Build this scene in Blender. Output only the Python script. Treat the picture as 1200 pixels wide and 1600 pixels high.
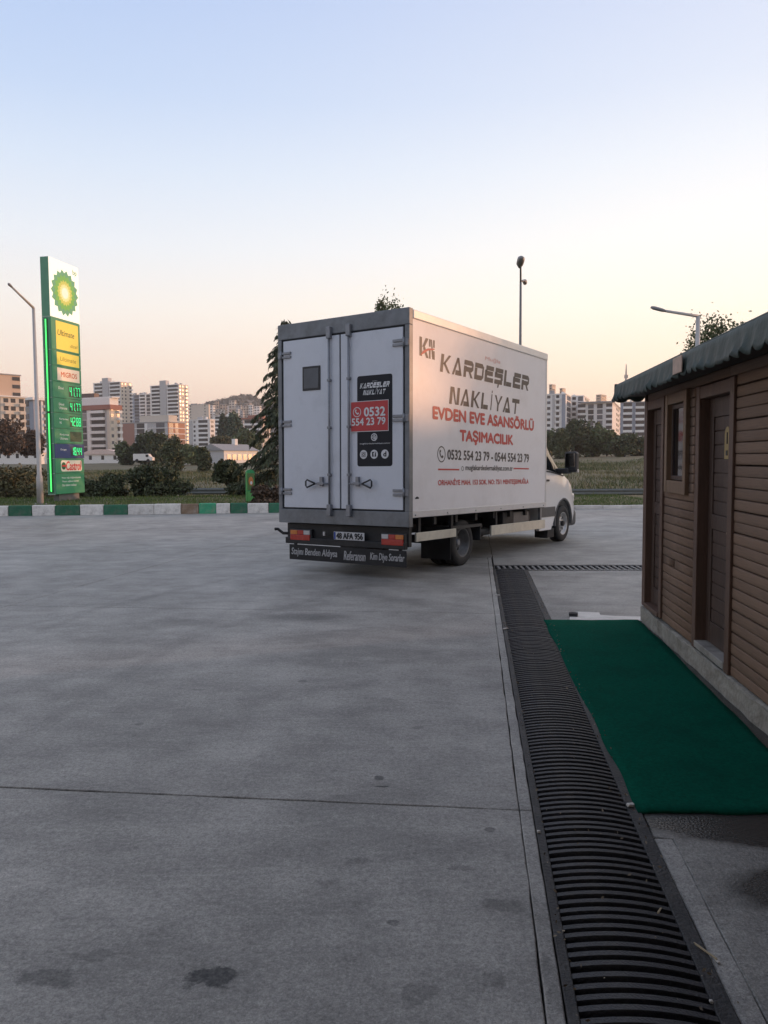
import bpy, bmesh, math, random
import numpy as np
from math import sin, cos, pi, radians, atan2, sqrt
from mathutils import Matrix, Vector
rng = np.random.default_rng(7); random.seed(7)
for o in list(bpy.data.objects): bpy.data.objects.remove(o)
S = bpy.context.scene
COL = S.collection
# ------------------------------------------------------------------ camera
F, PITCH, ROLL, CH = 1230.0, radians(3.85), radians(.35), 1.6
cd = bpy.data.cameras.new('camera'); cam = bpy.data.objects.new('camera', cd); COL.objects.link(cam)
cd.sensor_fit = 'HORIZONTAL'; cd.sensor_width = 36; cd.lens = 36 * F / 1200
cd.clip_start = .05; cd.clip_end = 9000
CM = Matrix.Rotation(pi/2 - PITCH, 3, 'X') @ Matrix.Rotation(-ROLL, 3, 'Z')
cam.matrix_world = Matrix.Translation((0, 0, CH)) @ CM.to_4x4()
S.camera = cam
# ------------------------------------------------------------------ light
SUN_AZ, SUN_EL = radians(70), radians(4.0)
sv = Vector((sin(SUN_AZ)*cos(SUN_EL), cos(SUN_AZ)*cos(SUN_EL), sin(SUN_EL)))
sl = bpy.data.lights.new('sun', 'SUN'); sl.energy = 4.0; sl.angle = radians(1.5); sl.color = (1, .50, .26)
so = bpy.data.objects.new('sun', sl); COL.objects.link(so); so.rotation_euler = sv.to_track_quat('Z', 'Y').to_euler()
W = bpy.data.worlds.new('World'); S.world = W; W.use_nodes = True
nt = W.node_tree; nt.nodes.clear()
def wn(t, **k):
    n = nt.nodes.new(t)
    for a, b in k.items(): setattr(n, a, b)
    return n
wo = wn('ShaderNodeOutputWorld'); bg = wn('ShaderNodeBackground')
sky = wn('ShaderNodeTexSky', sky_type='NISHITA', sun_disc=False)
sky.sun_elevation = SUN_EL; sky.sun_rotation = SUN_AZ; sky.air_density = 1.0; sky.dust_density = 1.0; sky.ozone_density = 1.0
# evening gradient over elevation, with a warm glow around the sun's azimuth, over the physical sky
tcw = wn('ShaderNodeTexCoord'); sep = wn('ShaderNodeSeparateXYZ'); nt.links.new(tcw.outputs['Generated'], sep.inputs[0])
ramp = wn('ShaderNodeValToRGB'); nt.links.new(sep.outputs['Z'], ramp.inputs[0]); el = ramp.color_ramp.elements
SKYR = [(0.0, (.91, .59, .46)), (.05, (.96, .69, .55)), (.10, (.985, .80, .67)), (.18, (.94, .885, .83)), (.25, (.82, .855, .91)), (.33, (.67, .765, .91)), (.40, (.535, .66, .88)), (.52, (.41, .545, .83)), (.75, (.38, .44, .58)), (1.0, (.36, .39, .49))]
el[0].position = SKYR[0][0]; el[0].color = (*SKYR[0][1], 1); el[1].position = 1.0; el[1].color = (*SKYR[-1][1], 1)
for p_, c_ in SKYR[1:-1]: e_ = el.new(p_); e_.color = (*c_, 1)
dt = wn('ShaderNodeVectorMath', operation='DOT_PRODUCT'); nt.links.new(tcw.outputs['Generated'], dt.inputs[0]); dt.inputs[1].default_value = sv
mrw = wn('ShaderNodeMapRange', interpolation_type='SMOOTHSTEP'); nt.links.new(dt.outputs['Value'], mrw.inputs[0]); mrw.inputs[1].default_value = -.1; mrw.inputs[2].default_value = 1.0
glow = wn('ShaderNodeMix', data_type='RGBA', blend_type='ADD'); nt.links.new(mrw.outputs[0], glow.inputs[0]); nt.links.new(ramp.outputs[0], glow.inputs[6]); glow.inputs[7].default_value = (.24, .16, .045, 1)
skm = wn('ShaderNodeVectorMath', operation='SCALE'); nt.links.new(sky.outputs[0], skm.inputs[0]); skm.inputs['Scale'].default_value = .12
mixw = wn('ShaderNodeMix', data_type='RGBA'); mixw.inputs[0].default_value = .12; nt.links.new(glow.outputs[2], mixw.inputs[6]); nt.links.new(skm.outputs[0], mixw.inputs[7])
nt.links.new(mixw.outputs[2], bg.inputs[0]); nt.links.new(bg.outputs[0], wo.inputs[0]); bg.inputs[1].default_value = 1.24
vs = S.view_settings; vs.view_transform = 'Standard'; vs.look = 'None'; vs.exposure = 0.0; vs.gamma = 1; vs.use_curve_mapping = False
S.render.engine = 'CYCLES'; S.cycles.use_denoising = True; S.cycles.denoising_prefilter = 'ACCURATE'; S.cycles.max_bounces = 6
# ------------------------------------------------------------------ pixel -> place (only used to work out positions once)
def ray(x, y): return CM @ Vector(((x-600)/F, (800-y)/F, -1))
def gnd(x, y, z=0.0): d = ray(x, y); t = (z-CH)/d.z; return Vector((0, 0, CH)) + t*d
def atY(x, y, Y): d = ray(x, y); return Vector((0, 0, CH)) + d*(Y/d.y)
# ------------------------------------------------------------------ helpers
def tag(o, label=None, cat=None, group=None, kind=None):
    if label: o['label'] = label
    if cat: o['category'] = cat
    if group: o['group'] = group
    if kind: o['kind'] = kind
    return o
def empty(name, loc=(0, 0, 0), rz=0.0):
    o = bpy.data.objects.new(name, None); COL.objects.link(o); o.location = loc; o.rotation_euler = (0, 0, rz); o.empty_display_size = .1
    return o
def link(name, me, parent=None, m=None):
    o = bpy.data.objects.new(name, me); COL.objects.link(o)
    if parent: o.parent = parent
    if m is not None and not me.materials: me.materials.append(m)
    return o
def mesh(name, v, f, m, parent=None, smooth=False):
    me = bpy.data.meshes.new(name); me.from_pydata([tuple(p) for p in v], [], f); me.materials.append(m)
    if smooth: me.shade_smooth()
    return link(name, me, parent)
def bm_obj(name, bm, m, parent=None, smooth=False):
    me = bpy.data.meshes.new(name); bm.normal_update(); bm.to_mesh(me); bm.free(); me.materials.append(m)
    if smooth: me.shade_smooth()
    return link(name, me, parent)
def badd(bm, lo, hi, bev=0.0, M=None):
    r = bmesh.ops.create_cube(bm, size=1.0); vs_ = r['verts']
    for v in vs_: v.co = Vector([lo[i] + (v.co[i]+.5)*(hi[i]-lo[i]) for i in range(3)])
    if bev > 0:
        es = list({e for v in vs_ for e in v.link_edges})
        g = bmesh.ops.bevel(bm, geom=es, offset=bev, segments=2, affect='EDGES', profile=.5)
        vs_ = list({v for f in g['faces'] for v in f.verts} | {v for v in vs_ if v.is_valid})
    if M is not None: bmesh.ops.transform(bm, matrix=M, verts=[v for v in vs_ if v.is_valid])
def box(name, lo, hi, m, parent=None, bev=0.0):
    lo2 = [min(a, b) for a, b in zip(lo, hi)]; hi2 = [max(a, b) for a, b in zip(lo, hi)]
    bm = bmesh.new(); badd(bm, lo2, hi2, bev); return bm_obj(name, bm, m, parent)
_ub = {}
def ubox(name, lo, hi, m, parent=None):
    """a box that shares one unit mesh per material"""
    if m.name not in _ub:
        bm = bmesh.new(); bmesh.ops.create_cube(bm, size=1.0); me = bpy.data.meshes.new('unit_box'); bm.to_mesh(me); bm.free(); me.materials.append(m); _ub[m.name] = me
    o = bpy.data.objects.new(name, _ub[m.name]); COL.objects.link(o)
    if parent: o.parent = parent
    o.location = [(a+b)/2 for a, b in zip(lo, hi)]; o.scale = [abs(b-a) for a, b in zip(lo, hi)]
    return o
def tube(bm, pts, rad, n=8, cap=True):
    pts = [Vector(p) for p in pts]
    if not hasattr(rad, '__len__'): rad = [rad]*len(pts)
    rings = []
    for i, p in enumerate(pts):
        t = (pts[min(i+1, len(pts)-1)] - pts[max(i-1, 0)]).normalized()
        a = t.cross(Vector((0, 0, 1)) if abs(t.z) < .95 else Vector((1, 0, 0))).normalized(); b = t.cross(a)
        rings.append([bm.verts.new(p + rad[i]*(cos(2*pi*k/n)*a + sin(2*pi*k/n)*b)) for k in range(n)])
    for A, B in zip(rings, rings[1:]):
        for k in range(n): bm.faces.new((A[k], A[(k+1) % n], B[(k+1) % n], B[k]))
    if cap: bm.faces.new(rings[0][::-1]); bm.faces.new(rings[-1])
def tube_obj(name, pts, rad, m, parent=None, n=8):
    bm = bmesh.new(); tube(bm, pts, rad, n); bmesh.ops.recalc_face_normals(bm, faces=bm.faces); return bm_obj(name, bm, m, parent, True)
def lathe(bm, prof, M, n=32, closed=False):
    rings = [[bm.verts.new(M @ Vector((r*cos(2*pi*k/n), h, r*sin(2*pi*k/n)))) for k in range(n)] for r, h in prof]
    idx = list(zip(rings, rings[1:])) + ([(rings[-1], rings[0])] if closed else [])
    for A, B in idx:
        for k in range(n): bm.faces.new((A[k], A[(k+1) % n], B[(k+1) % n], B[k]))
    bmesh.ops.recalc_face_normals(bm, faces=bm.faces)
def prism(bm, poly, axis_o, ax, ay, az, depth):
    """extrude a 2D polygon lying in (ax, ay) by depth along az"""
    a = [bm.verts.new(axis_o + ax*p[0] + ay*p[1]) for p in poly]; b = [bm.verts.new(axis_o + ax*p[0] + ay*p[1] + az*depth) for p in poly]
    n = len(poly); bm.faces.new(a); bm.faces.new(b[::-1])
    for k in range(n): bm.faces.new((a[k], b[k], b[(k+1) % n], a[(k+1) % n]))
    bmesh.ops.recalc_face_normals(bm, faces=bm.faces)
# ------------------------------------------------------------------ materials
MATS = {}
def mat(name, col, rough=.6, metal=0.0, var=.12, scale=4.0, bump=0.0, bscale=60.0, coat=0.0, emit=None, es=0.0, island=0.0, objrand=0.0, stretch=(1, 1, 1), dirt=None, dscale=1.2, damt=.0, trans=0.0, spec=.5):
    if name in MATS: return MATS[name]
    m = bpy.data.materials.new(name); m.use_nodes = True; t = m.node_tree; N = t.nodes; L = t.links
    b = N['Principled BSDF']; b.inputs['Roughness'].default_value = rough; b.inputs['Metallic'].default_value = metal
    b.inputs['Coat Weight'].default_value = coat; b.inputs['Coat Roughness'].default_value = .12; b.inputs['Specular IOR Level'].default_value = spec
    tc = N.new('ShaderNodeTexCoord'); mp = N.new('ShaderNodeMapping'); mp.inputs['Scale'].default_value = stretch; L.new(tc.outputs['Object'], mp.inputs[0])
    no = N.new('ShaderNodeTexNoise'); no.inputs['Scale'].default_value = scale; no.inputs['Detail'].default_value = 6; no.inputs['Roughness'].default_value = .65; L.new(mp.outputs[0], no.inputs[0])
    mr = N.new('ShaderNodeMapRange'); mr.inputs[1].default_value = .25; mr.inputs[2].default_value = .75; mr.inputs[3].default_value = 1-var; mr.inputs[4].default_value = 1+var; L.new(no.outputs[0], mr.inputs[0])
    val = mr.outputs[0]
    def rnd(sock, amt):
        nonlocal val
        r = N.new('ShaderNodeMapRange'); r.inputs[3].default_value = 1-amt; r.inputs[4].default_value = 1+amt; L.new(sock, r.inputs[0])
        x = N.new('ShaderNodeMath'); x.operation = 'MULTIPLY'; L.new(val, x.inputs[0]); L.new(r.outputs[0], x.inputs[1]); val = x.outputs[0]
    if island: g = N.new('ShaderNodeNewGeometry'); rnd(g.outputs['Random Per Island'], island)
    if objrand: oi = N.new('ShaderNodeObjectInfo'); rnd(oi.outputs['Random'], objrand)
    mx = N.new('ShaderNodeVectorMath'); mx.operation = 'SCALE'; mx.inputs[0].default_value = col[:3]; L.new(val, mx.inputs['Scale'])
    out = mx.outputs[0]
    if dirt is not None:
        n2 = N.new('ShaderNodeTexNoise'); n2.inputs['Scale'].default_value = dscale; n2.inputs['Detail'].default_value = 8; n2.inputs['Roughness'].default_value = .7; L.new(tc.outputs['Object'], n2.inputs[0])
        r2 = N.new('ShaderNodeMapRange'); r2.inputs[1].default_value = .48; r2.inputs[2].default_value = .72; r2.inputs[4].default_value = damt; L.new(n2.outputs[0], r2.inputs[0])
        mi = N.new('ShaderNodeMix'); mi.data_type = 'RGBA'; L.new(r2.outputs[0], mi.inputs[0]); L.new(out, mi.inputs[6]); mi.inputs[7].default_value = (*dirt, 1); out = mi.outputs[2]
    L.new(out, b.inputs['Base Color'])
    if bump:
        nb = N.new('ShaderNodeTexNoise'); nb.inputs['Scale'].default_value = bscale; nb.inputs['Detail'].default_value = 4; L.new(mp.outputs[0], nb.inputs[0])
        bp = N.new('ShaderNodeBump'); bp.inputs['Strength'].default_value = bump; bp.inputs['Distance'].default_value = .02; L.new(nb.outputs[0], bp.inputs['Height']); L.new(bp.outputs[0], b.inputs['Normal'])
    if emit: b.inputs['Emission Color'].default_value = (*emit, 1); b.inputs['Emission Strength'].default_value = es
    if trans: b.inputs['Transmission Weight'].default_value = trans
    MATS[name] = m; return m
def stain_ground(name, col, stains, rough=.62, wet=()):
    """concrete: mottling, broom lines, fine grit, plus dark spots with shapes of their own at given places"""
    m = mat(name, col, rough, var=.16, scale=.9, bump=.25, bscale=90)
    t = m.node_tree; N = t.nodes; L = t.links; b = N['Principled BSDF']
    geo = N.new('ShaderNodeNewGeometry'); pos = geo.outputs['Position']
    base = b.inputs['Base Color'].links[0].from_socket
    def noise(scale, detail, st=(1, 1, 1), rot=0.0):
        mp = N.new('ShaderNodeMapping'); mp.inputs['Scale'].default_value = st; mp.inputs['Rotation'].default_value = (0, 0, rot); L.new(pos, mp.inputs[0])
        n = N.new('ShaderNodeTexNoise'); n.inputs['Scale'].default_value = scale; n.inputs['Detail'].default_value = detail; n.inputs['Roughness'].default_value = .7; L.new(mp.outputs[0], n.inputs[0]); return n
    def mul(c, sock, lo, hi, a=.3, z=.7):
        r = N.new('ShaderNodeMapRange'); r.inputs[1].default_value = a; r.inputs[2].default_value = z; r.inputs[3].default_value = lo; r.inputs[4].default_value = hi; L.new(sock, r.inputs[0])
        v = N.new('ShaderNodeVectorMath'); v.operation = 'SCALE'; L.new(c, v.inputs[0]); L.new(r.outputs[0], v.inputs['Scale']); return v.outputs[0]
    c = mul(base, noise(110, 3).outputs[0], .70, 1.3)
    c = mul(c, noise(300, 2).outputs[0], .72, 1.28)
    c = mul(c, noise(1.0, 5, (3.5, 26, 1), radians(6)).outputs[0], .93, 1.07)
    c = mul(c, noise(42, 5).outputs[0], .70, 1.32)
    c = mul(c, noise(.42, 7, (1.5, .8, 1), radians(8)).outputs[0], .76, 1.15, .36, .64)
    c = mul(c, noise(1.7, 8, (1.0, 1.6, 1), radians(20)).outputs[0], .78, 1.16, .36, .62)
    c = mul(c, noise(14, 6).outputs[0], .72, 1.0, .30, .40)
    c = mul(c, noise(3.2, 8).outputs[0], .80, 1.02, .28, .42)
    nw = noise(9.0, 9); dist = N.new('ShaderNodeVectorMath'); dist.operation = 'SCALE'; dist.inputs['Scale'].default_value = .28
    sub = N.new('ShaderNodeVectorMath'); sub.operation = 'SUBTRACT'; L.new(nw.outputs['Color'], sub.inputs[0]); sub.inputs[1].default_value = (.5, .5, .5); L.new(sub.outputs[0], dist.inputs[0])
    tot = None
    def ell(cx, cy, rx, ry, rot, k, wob, i0=.55, i1=1.05):
        d2 = N.new('ShaderNodeVectorMath'); d2.operation = 'SCALE'; L.new(dist.outputs[0], d2.inputs[0]); d2.inputs['Scale'].default_value = wob
        ad = N.new('ShaderNodeVectorMath'); ad.operation = 'ADD'; L.new(pos, ad.inputs[0]); L.new(d2.outputs[0], ad.inputs[1])
        sb = N.new('ShaderNodeVectorMath'); sb.operation = 'SUBTRACT'; L.new(ad.outputs[0], sb.inputs[0]); sb.inputs[1].default_value = (cx, cy, 0)
        mp = N.new('ShaderNodeMapping'); mp.inputs['Rotation'].default_value = (0, 0, rot); L.new(sb.outputs[0], mp.inputs[0])
        sc = N.new('ShaderNodeVectorMath'); sc.operation = 'MULTIPLY'; sc.inputs[1].default_value = (1/rx, 1/ry, 0); L.new(mp.outputs[0], sc.inputs[0])
        ln = N.new('ShaderNodeVectorMath'); ln.operation = 'LENGTH'; L.new(sc.outputs[0], ln.inputs[0])
        r = N.new('ShaderNodeMapRange'); r.inputs[1].default_value = i0; r.inputs[2].default_value = i1; r.inputs[3].default_value = k; r.inputs[4].default_value = 0; L.new(ln.outputs[1], r.inputs[0]); return r.outputs[0]
    for st in stains:
        big = max(st[2], st[3]) > .3; e = ell(*st[:6], st[6] if len(st) > 6 else .75, *((.45, 1.05) if big else (.72, 1.0)))
        if tot is None: tot = e
        else:
            mm = N.new('ShaderNodeMath'); mm.operation = 'MAXIMUM'; L.new(tot, mm.inputs[0]); L.new(e, mm.inputs[1]); tot = mm.outputs[0]
    if tot is not None:
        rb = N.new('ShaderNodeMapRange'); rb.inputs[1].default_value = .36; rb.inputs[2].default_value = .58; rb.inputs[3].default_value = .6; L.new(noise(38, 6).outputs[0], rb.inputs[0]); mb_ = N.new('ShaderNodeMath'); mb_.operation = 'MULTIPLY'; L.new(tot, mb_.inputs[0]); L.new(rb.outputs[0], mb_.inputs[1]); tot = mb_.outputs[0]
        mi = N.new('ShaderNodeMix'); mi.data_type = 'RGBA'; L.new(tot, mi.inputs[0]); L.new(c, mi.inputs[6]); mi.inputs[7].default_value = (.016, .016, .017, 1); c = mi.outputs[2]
    wt = None
    for w_ in wet:
        e = ell(*w_)
        if wt is None: wt = e
        else:
            mm = N.new('ShaderNodeMath'); mm.operation = 'MAXIMUM'; L.new(wt, mm.inputs[0]); L.new(e, mm.inputs[1]); wt = mm.outputs[0]
    if wt is not None:
        mi = N.new('ShaderNodeMix'); mi.data_type = 'RGBA'; L.new(wt, mi.inputs[0]); L.new(c, mi.inputs[6]); mi.inputs[7].default_value = (.030, .029, .027, 1); c = mi.outputs[2]
        rr = N.new('ShaderNodeMapRange'); rr.inputs[3].default_value = rough; rr.inputs[4].default_value = .2; L.new(wt, rr.inputs[0]); L.new(rr.outputs[0], b.inputs['Roughness'])
    L.new(c, b.inputs['Base Color'])
    return m
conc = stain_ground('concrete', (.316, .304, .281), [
    (-.54, 2.33, .085, .05, 0, .92), (-1.04, 2.34, .11, .05, .2, .55), (-.95, 2.46, .10, .04, 0, .4), (.10, 2.27, .055, .05, 0, .35),
    (-.04, 3.80, .10, .06, 0, .18), (-.03, 3.86, .03, .035, 0, .8, .2), (-.02, 3.755, .045, .012, 0, .9, .1), (.42, 2.72, .08, .05, 0, .4), (-.22, 2.86, .06, .04, 0, .3), (-.10, 3.05, .05, .03, 0, .35),
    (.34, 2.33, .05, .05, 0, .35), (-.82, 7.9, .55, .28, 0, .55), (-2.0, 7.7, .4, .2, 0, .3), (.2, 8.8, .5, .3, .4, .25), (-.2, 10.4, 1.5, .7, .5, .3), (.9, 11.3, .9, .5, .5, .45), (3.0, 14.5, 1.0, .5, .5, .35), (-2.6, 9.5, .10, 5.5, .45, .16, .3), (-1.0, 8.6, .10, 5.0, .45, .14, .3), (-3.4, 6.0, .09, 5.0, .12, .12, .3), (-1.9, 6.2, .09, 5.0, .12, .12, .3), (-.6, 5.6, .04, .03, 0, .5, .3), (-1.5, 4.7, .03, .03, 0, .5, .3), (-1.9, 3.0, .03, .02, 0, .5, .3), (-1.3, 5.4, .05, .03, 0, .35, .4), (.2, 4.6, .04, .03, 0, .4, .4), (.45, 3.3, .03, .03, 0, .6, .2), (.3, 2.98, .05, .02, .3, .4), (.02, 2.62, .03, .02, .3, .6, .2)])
apron_m = stain_ground('apron_concrete', (.255, .245, .225), [], .66, wet=[
    (1.95, 3.75, 1.14, .70, 0, .95, .35, .93, 1.0), (1.58, 2.80, .36, .21, 0, .85, .5, .70, 1.0), (2.22, 5.3, .20, 2.9, .10, .9, .25, .7, 1.0)])
strip_m = stain_ground('edge_strip_concrete', (.33, .317, .294), [(.51, 2.3, .03, .2, 0, .3)], .7)
joint_m = mat('joint_dirt', (.035, .033, .03), .95, var=.3)
# ------------------------------------------------------------------ ground, forecourt slabs
ubase = box('ground', (-2600, -2600, -3.2), (2600, 2600, -3.0), mat('soil', (.09, .085, .05), .95, var=.3, scale=.02)); tag(ubase, kind='structure')
DAZ = radians(6.6); du = Vector((sin(DAZ), cos(DAZ), 0)); dn = Vector((cos(DAZ), -sin(DAZ), 0))     # along the drain / to its right
D0 = Vector((.51, 2.13, 0))                                                              # left edge of the channel
def dp(s, n, z=0.0): p = D0 + du*s + dn*n; return Vector((p.x, p.y, z))                   # s along, n to the right
fore = empty('concrete_forecourt'); tag(fore, kind='structure')
mesh('bedding', [(-60, -40, -.05), (60, -40, -.05), (60, 24.2, -.05), (-60, 23.0, -.05)], [(0, 1, 2, 3)], joint_m, fore)
def slab(name, poly, m, z=0.0, t=.05, gap=.004):
    c = sum((Vector((p[0], p[1], 0)) for p in poly), Vector()) / len(poly)
    dense = []
    for p, q in zip(poly, list(poly[1:])+[poly[0]]):
        p = Vector((p[0], p[1], 0)); q = Vector((q[0], q[1], 0)); n_ = max(1, min(60, int((q-p).length/.12)))
        nn = (q-p).cross(Vector((0, 0, 1))).normalized()
        for k in range(n_): dense.append(p.lerp(q, k/n_) + nn*(random.gauss(0, .0016) if k else 0))
    poly = dense
    bm = bmesh.new(); bot = []; top = []
    for p in poly:
        q = Vector((p[0], p[1], 0)); q = q - (q-c).normalized()*gap*1.4
        top.append(bm.verts.new((q.x, q.y, z))); bot.append(bm.verts.new((q.x, q.y, z-t)))
    bm.faces.new(top)
    for k in range(len(poly)): bm.faces.new((top[k], bot[k], bot[(k+1) % len(poly)], top[(k+1) % len(poly)]))
    bmesh.ops.recalc_face_normals(bm, faces=bm.faces)
    es = [e for e in bm.edges if abs(e.verts[0].co.z-z) < 1e-6 and abs(e.verts[1].co.z-z) < 1e-6]
    bmesh.ops.bevel(bm, geom=es, offset=.004, segments=1, affect='EDGES')
    return bm_obj(name, bm, m, fore)
STRIP = .055
kerbY = lambda x: 23.0 + (x+11)*.095 if x < -4 else 23.67 + (x+4)*.085
# rows of slabs left of the drain, then beyond it; joints run along and across the drain
S_J = [-40, -26, -17.5, -13, -8.5, -3.6, 1.36, 5.95, 10.6, 15.4, 20.2]
N_J = [-46, -35, -28, -22, -16.5, -11, -5.55, -STRIP]
def clipk(s, n):
    if n == -5.55: n = -5.42 + (s-5.8)*.0924
    p = dp(s, n); k = kerbY(p.x) + .12
    return p if p.y < k else Vector((p.x, k, 0))
for i in range(len(S_J)):
    s0 = S_J[i]; s1 = S_J[i+1] if i+1 < len(S_J) else 40
    for j in range(len(N_J)-1):
        n0, n1 = N_J[j], N_J[j+1]
        if s0 >= 9: n1 = n1 if j < len(N_J)-2 else .02
        a, b_, c_, d_ = clipk(s0, n0), clipk(s0, n1), clipk(s1, n1), clipk(s1, n0)
        if (a-d_).length < .05: continue
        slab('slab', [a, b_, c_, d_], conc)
for n0, n1 in [(.02, 6.4), (6.4, 12), (12, 20), (20, 34)]:
    for s0, s1 in [(9.72, 15.4), (15.4, 40)]:
        k_ = .07 if s0 < 10 else 0
        q = [clipk(s0+k_*n0, n0), clipk(s0+k_*n1, n1), clipk(s1, n1), clipk(s1, n0)]
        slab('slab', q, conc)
DW = .49
for s0, s1 in [(-6, -1.2), (-1.2, 1.36), (1.36, 5.95), (5.95, 10.59)]:
    slab('edge_strip', [dp(s0, -STRIP), dp(s0, 0), dp(s1, 0), dp(s1, -STRIP)], strip_m, z=.001, gap=.0022)
for s0, s1 in [(-6, -1.0), (-1.0, 1.15)]:
    slab('edge_strip', [dp(s0, DW), dp(s0, DW+.075), dp(s1, DW+.075), dp(s1, DW)], strip_m, z=.001, gap=.0022)
slab('apron', [dp(-6, DW+.076), dp(-6, 9), dp(5.6, 9), dp(5.6, DW), dp(1.16, DW), dp(1.15, DW+.076)], apron_m, gap=.001)
slab('apron', [dp(5.6, DW), dp(5.6, 9), dp(9.20+.63, 9), dp(9.20+.034, DW)], conc, gap=.002)
# ------------------------------------------------------------------ terrain beyond the kerb
def tz(x, y):
    k = kerbY(x); v = y-k
    e_ = .20 - .12*min(1, max(0, (x+1)/3)); z = e_ if v < 7 else (e_ - (.75+e_)*min(1, (v-7)/6))
    if v > 22: z += min(v-22, 1300)*.0085
    if v > 30: z += max(0, x)*.030*min(1, (v-30)/80)*(1 if y < 260 else max(.3, 1-(y-260)/600))
    if v > 9: z += .10*sin(x*.31+y*.17)*sin(y*.23)*min(1, (v-9)/20)
    return z
ys = np.concatenate([np.linspace(0.12, 16, 26), np.linspace(17, 60, 30), np.linspace(64, 240, 32), np.linspace(260, 2400, 26)])
xs = np.concatenate([np.linspace(-1500, -140, 14), np.linspace(-120, -34, 16), np.linspace(-32, 40, 60), np.linspace(44, 150, 18), np.linspace(190, 1500, 12)])
V = []; Fc = []
for y in ys:
    for x in xs: Y = kerbY(max(-46, min(46, x)))+y; V.append((x, Y, tz(max(-46, min(46, x)) if y < 16 else x, Y)))
nx = len(xs)
for j in range(len(ys)-1):
    for i in range(nx-1): a = j*nx+i; Fc.append((a, a+1, a+nx+1, a+nx))
field_m = mat('field_soil', (.14, .12, .065), .95, var=.35, scale=.35, dirt=(.05, .07, .022), dscale=.12, damt=.8)
ter = mesh('field', V, Fc, field_m, None, True); tag(ter, kind='structure')
# grass
def blades(name, n, area, h, w, m, label, cat, dens=None, lean=.35):
    X0, X1, Y0, Y1 = area; V = np.zeros((n*3, 3)); k = 0
    P = []
    while len(P) < n:
        x = random.uniform(X0, X1); v = random.uniform(Y0, Y1)
        if dens and random.random() > dens(x, v): continue
        P.append((x, v))
    for i, (x, v) in enumerate(P):
        Y = kerbY(max(-46, min(46, x)))+v; z = tz(x, Y) - .02; a = random.uniform(0, pi); hh = h*random.uniform(.45, 1.25); ww = w*random.uniform(.6, 1.4)
        lx, ly = random.gauss(0, lean)*hh, random.gauss(0, lean)*hh
        V[3*i] = (x-cos(a)*ww/2, Y-sin(a)*ww/2, z); V[3*i+1] = (x+cos(a)*ww/2, Y+sin(a)*ww/2, z); V[3*i+2] = (x+lx, Y+ly, z+hh)
    me = bpy.data.meshes.new(name); me.vertices.add(3*n); me.vertices.foreach_set('co', V.ravel()); me.loops.add(3*n); me.loops.foreach_set('vertex_index', np.arange(3*n)); me.polygons.add(n)
    me.polygons.foreach_set('loop_start', np.arange(0, 3*n, 3)); me.polygons.foreach_set('loop_total', np.full(n, 3)); me.update(calc_edges=True); me.materials.append(m)
    o = link(name, me); tag(o, label, cat, kind='stuff'); return o
from mathutils import noise as mnoise
noise2 = lambda x, y, s: min(1, max(0, .5+.9*mnoise.fractal(Vector((x*s*.6, y*s*.45, s)), 1.0, 2.0, 4)))
gm = mat('lawn_grass', (.085, .135, .032), .8, var=.25, scale=.8, island=.45)
blades('verge_grass', 60000, (-24, 9.5, .25, 8.2), .10, .02, gm, 'short green grass on the verge behind the painted kerb', 'grass', dens=lambda x, v: .35+.65*noise2(x, v, 1.1))
dm = mat('dry_grass', (.150, .138, .062), .9, var=.35, scale=.15, island=.5)
blades('field_grass', 46000, (-55, 55, 9, 95), .42, .06, dm, 'tall dry olive grass across the open field', 'grass', dens=lambda x, v: .25+.75*noise2(x, v, .35), lean=.3)
gm2 = mat('weed_green', (.085, .108, .040), .9, var=.35, scale=.2, island=.5)
blades('field_weeds', 40000, (-55, 55, 9, 110), .38, .09, gm2, 'dark green weeds growing between the dry grass of the field', 'weeds', dens=lambda x, v: noise2(x+9, v+4, .22)**2, lean=.5)
# ------------------------------------------------------------------ kerb of painted blocks
kw = mat('kerb_white', (.76, .73, .68), .8, var=.15, scale=7, dirt=(.20, .18, .15), dscale=5, damt=.55, objrand=.08, bump=.3, bscale=30)
kg = mat('kerb_green', (.03, .155, .085), .75, var=.2, scale=7, dirt=(.14, .15, .12), dscale=5, damt=.75, objrand=.15, bump=.3, bscale=30)
kgl = mat('kerb_green_faded', (.06, .36, .19), .8, var=.2, scale=7, dirt=(.30, .26, .2), dscale=4, damt=.6)
kb = mat('kerb_worn', (.26, .18, .12), .9, var=.3, scale=6, dirt=(.45, .42, .38), dscale=4, damt=.5)
kn = mat('kerb_plain', (.62, .59, .55), .85, var=.2, scale=3, objrand=.08)
kerb = empty('kerb'); tag(kerb, kind='structure')
kx = [(-30, 'w'), (-12, 'w'), (13, 'g'), (50, 'w'), (86, 'g'), (125, 'w'), (162, 'g'), (200, 'w'), (241, 'w'), (283, 'b'), (311, 'l'), (338, 'w'), (360, 'g'), (387, 'w'), (420, 'g'), (455, 'w'), (490, 'g')]
kp = []
for i, (px, c) in enumerate(kx):
    d = ray(px, 804); t = .0
    x = d.x/d.y*23.6
    for _ in range(8): x = d.x/d.y*kerbY(x)
    kp.append((x, c))
xx = kp[0][0]; pre = []
while xx > -46: xx -= .70; pre.append((xx, 'g' if len(pre) % 2 == 0 else 'w'))
kp = pre[::-1] + kp
xx = kp[-1][0]
while xx < 44: xx += .9; kp.append((xx, 'n'))
kmesh = {}
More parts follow.
